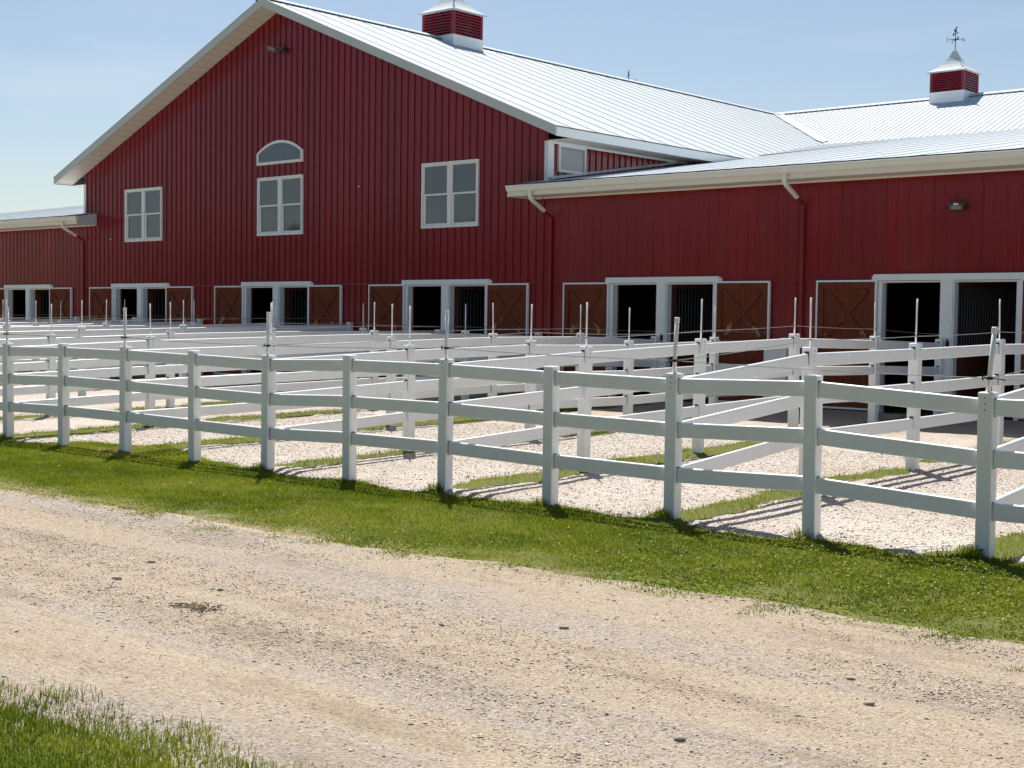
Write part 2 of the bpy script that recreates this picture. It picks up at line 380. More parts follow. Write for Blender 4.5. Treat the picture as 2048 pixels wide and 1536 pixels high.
RIB = .2286
def rib_xs(x0, x1, pitch=RIB, phase=0.0, roof=False, lo=1.0):
    """(x, height 0..1) of a ribbed sheet: a tall rib each pitch and two faint ones between"""
    out = []; k0 = math.floor((x0 - phase) / pitch) - 1; k1 = math.ceil((x1 - phase) / pitch) + 1
    for k in range(k0, k1):
        c = phase + k * pitch
        for dx, h in ((-.024, 0), (-.016, 1), (.016, 1), (.024, 0)) if roof else ((-.022, 0), (-.012, 1), (.012, 1), (.022, 0), (.078, 0), (.086, .16), (.098, .16), (.106, 0), (.150, 0), (.158, .16), (.170, .16), (.178, 0)):
            out.append((c + dx, h if (k % 4 == 0 or h < .5) else h * lo))
    out = [p for p in out if x0 < p[0] < x1]
    return [(x0, 0)] + out + [(x1, 0)]
def insert(prof, xq):
    for x in xq:
        for i in range(len(prof) - 1):
            if prof[i][0] < x - 1e-6 and x + 1e-6 < prof[i + 1][0]:
                t = (x - prof[i][0]) / (prof[i + 1][0] - prof[i][0]); prof.insert(i + 1, (x, prof[i][1] * (1 - t) + prof[i + 1][1] * t)); break
    return prof
def ribbed_wall(x0, x1, zb, zt, holes, rh=.030, phase=0.0, to3=None, knots=(), lo=1.0):
    pr = insert(rib_xs(x0, x1, phase=phase, lo=lo), [h[0] for h in holes] + [h[1] for h in holes] + list(knots))
    mb = MB()
    for (xa, ha), (xb, hb) in zip(pr[:-1], pr[1:]):
        xm = (xa + xb) / 2
        cut = sorted([(h[2], h[3]) for h in holes if h[0] - 1e-6 <= xm <= h[1] + 1e-6])
        segs = []; z = zb
        for c0, c1 in cut:
            if c0 > z: segs.append((z, z, c0, c0))
            z = c1
        segs.append((z, z, zt(xa), zt(xb)))
        for za, zb_, zc, zd in segs:
            mb.add([to3(xa, ha * rh, za), to3(xb, hb * rh, zb_), to3(xb, hb * rh, zd), to3(xa, ha * rh, zc)], [(0, 1, 2, 3)])
    return mb
front = lambda x, h, z: (x, D - h, z)

# door groups: the centre of each pair of stall openings
KS = list(range(0, 7))
DC = {k: P * (4 * k - 14) + .11 for k in KS}
DZ0, DZ1 = .30, 2.745
holes = []
for k in KS:
    c = DC[k]
    holes += [(c - 1.27, c - .112, DZ0, DZ1), (c + .112, c + 1.27, DZ0, DZ1)]
WW, WZ0, WZ1 = 1.843, 4.098, 5.646
WX = (-15.305, -9.11, -2.912)
wh = [(x - WW / 2 + .03, x + WW / 2 - .03, WZ0 + .03, WZ1 - .03) for x in WX]
AX0, AX1, AZ0, AZ1, AZT = -10.06, -8.195, 5.978, 6.285, 6.595
gz_top = lambda x: ZA - FH - SL * abs(x - XR)
inr = lambda h, a, b: h[0] > a - .01 and h[1] < b + .01
gh = [h for h in holes if inr(h, XWL, XWR)] + wh
bp(ribbed_wall(XWL, XWR, .24, gz_top, gh, phase=XR, to3=front, knots=(XR,)), 'gable_wall', M_RED)
wt = lambda x: 4.80
bp(ribbed_wall(XWR, XR_END, .24, wt, [h for h in holes if h[0] > XWR], phase=XR, rh=.016, lo=.4, to3=front), 'wing_wall', M_RED)
bp(ribbed_wall(XL_END, XWL, .24, wt, [h for h in holes if h[1] < XWL], phase=XR, rh=.022, to3=front), 'wing_wall', M_RED)
# upper side walls of the tall part, seen above the lean-to roofs
ys1 = 30.0
for X, sgn in ((XWR, 1), (XWL, -1)):
    hs = [(13.24, 14.16, 5.285, 5.84)] if sgn > 0 else []
    bp(ribbed_wall(D, ys1, 4.6, lambda y: ZE - FH + .06, hs, to3=lambda y, h, z, X=X, sgn=sgn: (X + sgn * h, y, z)), 'side_wall', M_RED)
# closing walls that keep the inside dark
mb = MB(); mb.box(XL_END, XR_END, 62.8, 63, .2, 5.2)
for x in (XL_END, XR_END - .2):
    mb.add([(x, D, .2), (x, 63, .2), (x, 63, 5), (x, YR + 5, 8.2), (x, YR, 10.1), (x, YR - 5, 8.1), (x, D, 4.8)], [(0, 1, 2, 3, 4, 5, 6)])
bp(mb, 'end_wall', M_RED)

# roofs: ribbed sheets
def sheet(a0, a1, f, rh=.030, phase=0.0, lo=.36):
    """ribs run from f(a)[0] to f(a)[1]; f(a, h) gives top and bottom points of the rib line at a"""
    pr = rib_xs(a0, a1, phase=phase, roof=True, lo=lo); mb = MB()
    for (xa, ha), (xb, hb) in zip(pr[:-1], pr[1:]):
        p, q = f(xa, ha * rh); r_, s_ = f(xb, hb * rh)
        mb.add([p, r_, s_, q], [(0, 1, 2, 3)])
    return mb
nrm = 1 / math.sqrt(1 + SL * SL)
YF = D - OV
for sgn in (1, -1):
    f = lambda y, h, sgn=sgn: ((XR, y, ZA + h / nrm), (XR + sgn * (HE + .03), y, ZA - SL * (HE + .03) + h / nrm))
    roof = bp(sheet(YF - .02, 63, f, rh=.014, lo=.40), 'main_roof', M_ROOF)
    if sgn > 0: roof_main = roof
YB = 33.02                     # where the wing roof breaks into the lean-to
zb_ = ZA - SL * (YR - YB)
sl2 = (zb_ - lz(12.1)) / (YB - 12.1)
for x0, x1 in ((XR, XR_END + .3), (XL_END - .3, XR)):
    f = lambda x, h: ((x, YR, ZA + h), (x, YB, zb_ + h))
    bp(sheet(x0, x1, f, rh=.017, lo=1, phase=XR), 'wing_roof', M_ROOF)
    f = lambda x, h: ((x, YR, ZA + h), (x, 63, ZA - SL * 25 + h))
    bp(sheet(x0, x1, f, rh=.017, lo=1, phase=XR), 'wing_roof', M_ROOF)
def lf(x, h):
    y0 = 12.1
    return ((x, YB + .02, zb_ + .012 + h), (x, y0, lz(12.1) + .012 + h))
lr = bp(sheet(XWR + .02, XR_END + .3, lf, phase=XR, rh=.012, lo=.5), 'lean_to_roof', M_ROOF)
def lf2(x, h): return ((x, 12.86, lz(12.86) + .012 + h), (x, 12.1, lz(12.1) + .012 + h))
bp(sheet(-.43, XWR + .02, lf2, phase=XR, rh=.012, lo=.5), 'lean_to_roof', M_ROOF)
bp(sheet(XL_END - .3, XWL - .02, lf, phase=XR, rh=.012, lo=.5), 'lean_to_roof', M_ROOF)
bp(sheet(XWL - .02, -17.78, lf2, phase=XR, rh=.012, lo=.5), 'lean_to_roof', M_ROOF)
def lf3(x, h): return ((x, YB + .02, zb_ + .012 + h), (x, 19.2, lz(19.2) + .012 + h))
bp(sheet(-5.2, XWR + .02, lf3, phase=XR, rh=.012, lo=.5), 'lean_to_roof', M_ROOF)
# ridge caps with the dark closures that show between the ribs
def ridge(axis, a0, a1, cen, parent=None):
    cap = MB(); dk = MB()
    for s_ in (1, -1):
        def pt(a, off, dz): return (cen + s_ * off, a, ZA - SL * off + dz) if axis == 'y' else (a, cen + s_ * off, ZA - SL * off + dz)
        cap.add([pt(a0, 0, .070), pt(a1, 0, .070), pt(a1, .20, .058), pt(a0, .20, .058)], [(0, 1, 2, 3)])
        cap.add([pt(a0, .20, .058), pt(a1, .20, .058), pt(a1, .205, .036), pt(a0, .205, .036)], [(0, 1, 2, 3)])
        dk.add([pt(a0, .185, -.01), pt(a1, .185, -.01), pt(a1, .185, .05), pt(a0, .185, .05)], [(0, 1, 2, 3)])
    c = bp(cap, 'ridge_cap', M_ROOF); bp(dk, 'foam_closure', M_DARK, c)
    c.children[0].location = (0, 0, 0)
ridge('y', YF - .03, YR, XR); ridge('x', XR, XR_END + .3, YR); ridge('x', XL_END - .3, XR, YR)
# valley flashing between the main roof and the right wing roof
mb = MB()
for sgn in (1, -1):
    t0, t1 = .15, 4.75; w_ = .30
    a = [(XR + sgn * t0, YR - t0), (XR + sgn * t1, YR - t1)]
    zz = lambda x, y: max(ZA - SL * abs(x - XR), ZA - SL * abs(y - YR)) + .035
    pts = []
    for (x, y) in a: pts.append([(x - sgn * w_ * .5, y - w_ * .5), (x, y), (x + sgn * w_ * .5, y + w_ * .5)])
    V = [(*q, zz(*q)) for p in pts for q in p]
    mb.add(V, [(0, 1, 4, 3), (1, 2, 5, 4)])
bp(mb, 'valley_flashing', M_ROOF)
# wall flashing where the lean-to meets the side wall, and the wing gutter zone strips
mb = MB()
mb.add([(XWR + .02, D, lz(D) + .10), (XWR + .02, 19, lz(19) + .10), (XWR + .16, 19, lz(19) + .045), (XWR + .16, D, lz(D) + .045)], [(0, 1, 2, 3)])
bp(mb, 'step_flashing', M_TRIM)

# rake fascia, soffits
rake = MB(); sof = MB(); tr = MB()
for sgn in (1, -1):
    xe = XR + sgn * HE
    rake.add([(XR, YF, ZA + .012), (xe, YF, ZE + .012), (xe, YF, ZE - FH), (XR, YF, ZA - FH),
              (XR, YF + .03, ZA + .012), (xe, YF + .03, ZE + .012), (xe, YF + .03, ZE - FH), (XR, YF + .03, ZA - FH)],
             [(0, 1, 2, 3), (7, 6, 5, 4), (0, 4, 5, 1), (3, 2, 6, 7), (1, 5, 6, 2)])
    # thin lip at the lower edge
    sof.add([(XR, YF + .03, ZA - FH + .02), (xe, YF + .03, ZE - FH + .02), (xe, D, ZE - FH + .02), (XR, D, ZA - FH + .02)], [(0, 1, 2, 3)])
bp(rake, 'rake_fascia', M_FASC)
def b_soffit(m, t, b):
    w = nn(t, 'ShaderNodeTexWave'); w.inputs['Scale'].default_value = 1.05; w.bands_direction = 'X'; w.wave_profile = 'SAW'
    t.links.new(coords(t), w.inputs['Vector'])
    c = ramp(t, w.outputs['Fac'], [(0, (.60, .56, .50)), (.08, (.86, .81, .74)), (.92, (.86, .81, .74)), (1, (.62, .57, .51))])
    t.links.new(c, b.inputs['Base Color'])
M_SOFF2 = mat('ribbed_soffit', (.72, .68, .62), .5, .4, build=b_soffit)
bp(sof, 'rake_soffit', M_SOFF2)
# eave fascia and level soffit along the right and left eaves
for sgn in (1, -1):
    xe = XR + sgn * HE; xw = XWR if sgn > 0 else XWL
    a, b_ = min(xe, xe - sgn * .03), max(xe, xe - sgn * .03)
    mb = MB().box(a, b_, YF + .031, 27, ZE - FH, ZE + .004); bp(mb, 'eave_fascia', M_TRIM)
    a, b_ = min(xe - sgn * .031, xw), max(xe - sgn * .031, xw)
    mb = MB().box(a, b_, D + .0 if sgn > 0 else D, 27, ZE - FH + .008, ZE - FH + .02); bp(mb, 'eave_soffit', M_SOFF)
    # dark rib ends over the fascia
    mb = MB().box(*sorted((xe + sgn * .022, xe + sgn * .027)), YF, 27, ZE - SL * .03 - .008, ZE - SL * .03 + .012); bp(mb, 'foam_closure', M_DARK)
# corner trims of the tall part
for x, sgn in ((XWR, 1), (XWL, -1)):
    mb = MB()
    mb.box(*sorted((x + sgn * .026, x - sgn * .09)), D - .03, D - .024, lz(D), ZE - FH + .005)
    mb.box(*sorted((x + sgn * .026, x + sgn * .032)), D - .03, D + .17, lz(D), ZE - FH + .005)
    if sgn > 0: mb.box(x + .026, x + .05, D + .17, 27, ZE - FH - .045, ZE - FH + .007)
    bp(mb, 'corner_trim', M_TRIM)

# gutters, wing soffits and their closed ends
GP = [(.12, .015), (-.005, 0), (-.012, -.01), (-.008, -.028), (.006, -.040), (.030, -.105), (.045, -.128), (.12, -.128)]
for (x0, x1, sx0, sx1) in ((-.46, XR_END, -.50, XR_END), (XL_END, -17.64, XL_END, -17.775)):
    prof = [(YG + a, 4.888 + b) for a, b in GP]
    gm = bp(MB().prism(prof, 'x', x0, x1), 'gutter', M_GUT)
    mb = MB(); mb.box(sx0, sx1, YG + .125, YG + .15, 4.655, 4.90)            # fascia board behind the gutter
    mb.box(sx0, sx1, YG + .15, D - .021, 4.668, 4.684)                        # soffit
    mb.box(sx0, sx1, D - .03, D - .021, 4.635, 4.668)
    bp(mb, 'wing_soffit', M_SOFF)
    mb = MB().box(x0 + .0, x1, YG + .028, YG + .04, lz(12.1) - .022, lz(12.1) + .019); bp(mb, 'foam_closure', M_DARK)
for x0, x1 in ((-17.781, -17.76), (-.515, -.496)):
    bp(MB().prism([(YG + .125, 4.65), (D - .021, 4.65), (D - .021, lz(D) - .01), (YG + .125, lz(YG + .125) - .02)], 'x', x0, x1), 'soffit_end_cap', M_FASC)

# downspouts: white elbow under the gutter, red pipe down the wall
for i, x in enumerate((.21, 6.495, -18.464, 12.72)):
    hw, hd = .04, .03
    path = [Vector((x, 12.12, 4.76)), Vector((x, 12.12, 4.66)), Vector((x, 12.135, 4.60)), Vector((x, 12.19, 4.545)), Vector((x, 12.60, 4.345))]
    def duct(path, w, d):
        mb = MB(); n = len(path); rings = []
        for j, p in enumerate(path):
            t = (path[min(j + 1, n - 1)] - path[max(j - 1, 0)]).normalized(); s_ = Vector((1, 0, 0)); c = s_.cross(t).normalized()
            ch = .3
            cs = [(-1, -1 + ch), (-1 + ch, -1), (1 - ch, -1), (1, -1 + ch), (1, 1 - ch), (1 - ch, 1), (-1 + ch, 1), (-1, 1 - ch)]
            rings.append([p + s_ * (a * w) + c * (b * d) for a, b in cs])
        vs = [tuple(v) for r_ in rings for v in r_]; k = 8
        fs = [(a * k + b, a * k + (b + 1) % k, (a + 1) * k + (b + 1) % k, (a + 1) * k + b) for a in range(n - 1) for b in range(k)]
        fs += [tuple(range(k)), tuple(range((n - 1) * k, n * k))]
        return mb.add(vs, fs)
    red = [Vector((x, 12.58, 4.353)), Vector((x, 12.77, 4.262)), Vector((x, 12.825, 4.215)), Vector((x, 12.838, 4.15)), Vector((x, 12.838, .30))]
    ds = bp(duct(red, .036, .028), 'downspout', M_REDT)
    e = bp(duct(path, .042, .033), 'elbow', M_GUT, ds); e.location = (0, 0, 0)
    mb = MB().box(x - .045, x + .045, 12.80, D - .02, 3.4, 3.43); k_ = bp(mb, 'strap', M_REDT, ds)

# ledge over the lower wall panels
def gaps(x0, x1):
    xs_ = sorted([DC[k] for k in KS if x0 < DC[k] < x1]); a = x0; out = []
    for c in xs_: out.append((a, c - 1.43)); a = c + 1.43
    out.append((a, x1)); return out
for a, b_ in gaps(XL_END, XR_END):
    bp(MB().prism([(D - .034, 2.772), (D - .020, 2.80), (D - .020, 2.765), (D - .034, 2.765)], 'x', a, b_), 'wall_ledge', M_REDT)
for c0, c1 in [(DC[k] + 1.345, DC[k + 1] - 1.345) for k in KS[:-1]] + [(XL_END, DC[0] - 1.345), (DC[6] + 1.345, XR_END)]:
    bp(MB().box(c0, c1, D - .045, D - .0, .20, .31), 'base_board', M_REDT)

# windows -------------------------------------------------------------
def window(cx, label=None):
    x0, x1, z0, z1 = cx - WW / 2, cx + WW / 2, WZ0, WZ1
    y0, y1 = D - .055, D + .03
    t = .055; zm = z0 + (z1 - z0) * .505
    mb = MB()
    mb.box(x0, x0 + t, y0, y1, z0, z1); mb.box(x1 - t, x1, y0, y1, z0, z1)
    mb.box(x0 + t, x1 - t, y0, y1, z1 - t, z1); mb.box(x0 + t, x1 - t, y0 - .012, y1, z0, z0 + t)
    mb.box(cx - .062, cx + .062, y0 + .004, y1, z0 + t, z1 - t)
    w = bp(mb, 'window', M_WIN)
    if label: w['label'] = label
    sash = MB(); pane = MB()
    for a, b_ in ((x0 + t, cx - .062), (cx + .062, x1 - t)):
        s = .032
        # upper sash (outer), lower sash (set back)
        ya, yb = y0 + .022, y0 + .05
        sash.box(a, a + s, ya, yb, zm, z1 - t); sash.box(b_ - s, b_, ya, yb, zm, z1 - t); sash.box(a + s, b_ - s, ya, yb, z1 - t - s, z1 - t); sash.box(a + s, b_ - s, ya - .006, yb, zm - .014, zm + .03)
        ya, yb = y0 + .052, y0 + .08; s = .05
        sash.box(a, a + s, ya, yb, z0 + t, zm - .002); sash.box(b_ - s, b_, ya, yb, z0 + t, zm - .002); sash.box(a + s, b_ - s, ya, yb, z0 + t, z0 + t + .055)
        p1 = MB().box(a + .03, b_ - .03, y0 + .04, y0 + .046, zm + .02, z1 - t - .03); q = bp(p1, 'pane', M_PANE, w)
        p2 = MB().box(a + .045, b_ - .045, y0 + .066, y0 + .072, z0 + t + .05, zm); q = bp(p2, 'pane', M_PANE, w)
    bp(sash, 'sash', M_WIN, w)
    return w
for x, lb in zip(WX, (None, 'double window under the arched window', None)): window(x, lb)
# arched window
def arch_pts(x0, x1, z0, zs, zt, n=18, ins=0):
    x0, x1, z0 = x0 + ins, x1 - ins, z0 + ins
    cx = (x0 + x1) / 2; hw = (x1 - x0) / 2; zs_, zt_ = zs - ins * .25, zt - ins
    rise = zt_ - zs_; rad = (hw * hw + rise * rise) / (2 * rise)
    pts = [(x0, z0), (x1, z0)]
    a = math.asin(hw / rad)
    for i in range(n + 1):
        th = a - 2 * a * i / n
        pts.append((cx + rad * math.sin(th), zt_ - rad + rad * math.cos(th)))
    return pts
o_, i_ = arch_pts(AX0, AX1, AZ0, AZ1, AZT), arch_pts(AX0, AX1, AZ0, AZ1, AZT, ins=.07)
mb = MB(); n = len(o_)
for ya in (D - .055,):
    V = [(x, ya, z) for x, z in o_] + [(x, ya, z) for x, z in i_] + [(x, D - .0, z) for x, z in o_] + [(x, D - .03, z) for x, z in i_]
    F = []
    for k in range(n):
        j = (k + 1) % n
        F += [(k, j, n + j, n + k), (k, 2 * n + k, 2 * n + j, j), (n + k, n + j, 3 * n + j, 3 * n + k)]
    mb.add(V, F)
aw = bp(mb, 'window', M_WIN); aw['label'] = 'arched window above the middle double window'
bp(MB().prism(arch_pts(AX0, AX1, AZ0, AZ1, AZT, ins=.06), 'y', D - .034, D - .028), 'pane', M_PANE, aw)
# small side window
mb = MB(); y0, y1, z0, z1 = 13.213, 14.186, 5.258, 5.872; xx = XWR
mb.box(xx + .0, xx + .06, y0, y0 + .05, z0, z1); mb.box(xx, xx + .06, y1 - .05, y1, z0, z1); mb.box(xx, xx + .06, y0 + .05, y1 - .05, z1 - .05, z1); mb.box(xx, xx + .065, y0 + .05, y1 - .05, z0, z0 + .055)
sw = bp(mb, 'window', M_WIN); sw['label'] = 'small side window with a closed blind'
bp(MB().box(xx + .02, xx + .03, y0 + .045, y1 - .045, z0 + .05, z1 - .045), 'pane', M_BLIND, sw)

# stall doorways and doors ------------------------------------------
def leaf(x0, x1, side, worn_label=None):
    ya, yb = D - .085, D - .040; z0, z1 = .34, 2.765
    cx, cz = (x0 + x1) / 2, (z0 + z1) / 2
    def lp(mb, name, m, par, xo=True):
        mb.v = [(x - cx, y - D, z - cz) for x, y, z in mb.v]
        o = mb.build(name, m, par); return o
    pan = MB()
    nb = 9; bw = (x1 - x0 - .06) / nb
    for i in range(nb):
        a = x0 + .03 + i * bw
        pan.box(a + .0015, a + bw - .0015, ya + .012 + .002 * (i % 2), yb, z0 + .03, z1 - .03)
    door = lp(pan, 'stall_door', M_WOOD, barn); door.location = (cx - BO.x, D - BO.y, cz - BO.z)
    fr = MB(); t = .034
    fr.box(x0, x0 + t, ya - .016, yb + .004, z0, z1); fr.box(x1 - t, x1, ya - .016, yb + .004, z0, z1)
    fr.box(x0 + t, x1 - t, ya - .016, yb + .004, z1 - t, z1); fr.box(x0 + t, x1 - t, ya - .016, yb + .004, z0, z0 + t)
    lp(fr, 'door_frame_trim', M_TRIM, door)
    st = MB(); s = .115
    st.box(x0 + t, x0 + t + s, ya - .008, ya + .011, z0 + t, z1 - t); st.box(x1 - t - s, x1 - t, ya - .008, ya + .011, z0 + t, z1 - t)
    for zz in (z0 + t, 1.52, z1 - t - s):
        st.box(x0 + t + s, x1 - t - s, ya - .0075, ya + .011, zz, zz + s)
    lp(st, 'stile', M_WOOD, door)
    br = MB(); zl, zh = 1.52 + s, z1 - t - s
    xa, xb = x0 + t + s, x1 - t - s
    br.beam((xa + .06, ya + .001, zl + .05), (xb - .06, ya + .001, zh - .05), .036, .11, up=(0, 0, 1))
    br2 = MB(); br2.beam((xa + .06, ya + .003, zh - .05), (xb - .06, ya + .003, zl + .05), .036, .11, up=(0, 0, 1))
    lo0, lo1 = z0 + t + s, 1.52
    for m_ in (br, br2):
        mm = [(x, y, z) for x, y, z in m_.v]
        o = lp(m_, 'brace', M_BRACE, door)
    br3 = MB().beam((xa + .04, ya + .001, lo0 + .04), (xb - .04, ya + .001, lo1 - .03), .02, .10)
    br3.beam((xa + .04, ya + .003, lo1 - .03), (xb - .04, ya + .003, lo0 + .04), .02, .10)
    lp(br3, 'brace', M_WOOD, door)
    hx = x0 + .085 if side < 0 else x1 - .085
    la = MB().box(hx - .008, hx + .008, ya - .04, ya - .008, 1.42, 1.68); la.box(hx - .02, hx + .02, ya - .02, ya - .008, 1.40, 1.44); la.box(hx - .02, hx + .02, ya - .02, ya - .008, 1.66, 1.70)
    lp(la, 'latch', M_STEEL, door)
    return door
for k in KS:
    c = DC[k]
    mb = MB()
    mb.box(c - 1.42, c + 1.42, D - .10, D - .018, 2.752, 2.868)                 # lintel board
    mb.box(c - 1.47, c - 1.42, D - .06, D - .018, 2.742, 2.835); mb.box(c + 1.42, c + 1.47, D - .06, D - .018, 2.742, 2.835)
    mb.box(c - .112, c + .112, D - .075, D + .03, .28, 2.752)                     # middle jamb
    mb.box(c - .135, c - .112, D - .04, D + .12, .28, 2.752); mb.box(c + .112, c + .135, D - .04, D + .12, .28, 2.752)
    for s_ in (-1, 1):
        a, b_ = sorted((c + s_ * 1.262, c + s_ * 1.34)); mb.box(a, b_, D - .05, D + .12, .28, 2.745)
        a, b_ = sorted((c + s_ * 1.262, c + s_ * .135)); mb.box(a, b_, D - .03, D + .12, 2.715, 2.745)
    fr = bp(mb, 'door_surround', M_TRIM)
    # bar latch on the middle jamb
    la = MB().box(c + .02, c + .075, D - .10, D - .076, 1.56, 1.66); la.box(c + .035, c + .06, D - .115, D - .10, 1.52, 1.70)
    bp(la, 'latch', M_IRON, fr)
    leaf(c - 2.600, c - 1.350, -1); leaf(c + 1.350, c + 2.600, 1)
    # stall partition behind the middle jamb: boards below, upright bars above
    mb = MB(); mb.box(c - .03, c + .03, D + .13, D + .40, .28, 2.9); mb.box(c - .03, c + .03, D + .40, D + 3.6, .28, 1.55); mb.box(c - .03, c + .03, D + .40, D + 3.6, 2.66, 2.74)
    for s_ in (-1, 1):
        a, b_ = sorted((c + s_ * 1.26, c + s_ * 1.42)); mb.box(a, b_, D + .125, D + .17, .28, 2.9)
    pt = bp(mb, 'stall_partition', M_INWOOD)
    mb = MB()
    for j in range(27):
        y = D + .50 + j * .118; mb.box(c - .014, c + .014, y - .014, y + .014, 1.55, 2.66)
    bp(mb, 'bar_grille', M_STEEL, pt)
# inside shell: stall back wall, ceiling
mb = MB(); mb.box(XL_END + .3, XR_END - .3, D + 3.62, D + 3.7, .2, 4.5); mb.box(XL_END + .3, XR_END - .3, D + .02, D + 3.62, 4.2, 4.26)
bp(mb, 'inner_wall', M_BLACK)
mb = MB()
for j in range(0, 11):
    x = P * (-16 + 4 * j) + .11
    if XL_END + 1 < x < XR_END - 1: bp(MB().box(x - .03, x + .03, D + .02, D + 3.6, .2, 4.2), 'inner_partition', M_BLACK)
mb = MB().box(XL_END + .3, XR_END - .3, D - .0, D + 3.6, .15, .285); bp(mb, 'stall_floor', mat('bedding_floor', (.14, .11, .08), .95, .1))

# floodlights -------------------------------------------------------
mb = MB().box(-9.02, -8.84, D - .16, D - .02, 8.87, 8.99)
fl = bp(mb, 'floodlight', M_BRONZE); fl['label'] = 'twin floodlight under the gable peak'
mb = MB()
V = [(-9.24, D - .34, 8.905), (-9.12, D - .40, 8.905), (-9.04, D - .26, 8.875), (-9.17, D - .20, 8.875)]
mb.add([(x, y, z) for x, y, z in V] + [(x - .02, y - .03, z + .09) for x, y, z in V], [(0, 1, 2, 3), (4, 5, 6, 7), (0, 1, 5, 4), (1, 2, 6, 5), (2, 3, 7, 6), (3, 0, 4, 7)])
bp(mb, 'lamp_head', M_LENS, fl)
mb = MB().tube([(-9.08, D - .24, 8.93), (-9.0, D - .12, 8.93)], .018, 8); bp(mb, 'swivel_arm', M_BRONZE, fl)
cx, cz = 9.608, 4.065
mb = MB().prism([(cx - .16, cz + .045), (cx + .16, cz + .045), (cx + .13, cz - .065), (cx - .13, cz - .065)], 'y', D - .14, D - .02)
fl = bp(mb, 'floodlight', M_BRONZE); fl['label'] = 'small wall floodlight on the right wing'
mb = MB().prism([(cx - .10, cz + .0), (cx + .10, cz + .0), (cx + .095, cz - .070), (cx - .095, cz - .070)], 'y', D - .155, D - .138); bp(mb, 'lamp_glass', M_LENS, fl)
mb = MB().prism([(cx - .045, cz + .040), (cx + .045, cz + .040), (cx + .04, cz + .008), (cx - .04, cz + .008)], 'y', D - .17, D - .138); bp(mb, 'lamp_cap', M_TRIM, fl)
# white wire insulators screwed to the gable
for x, z in ((-6.06, 5.22), (-14.36, 4.28), (-17.0, 4.2)):
    bp(MB().box(x - .014, x + .014, D - .045, D - .015, z - .018, z + .018), 'insulator', M_TRIM)

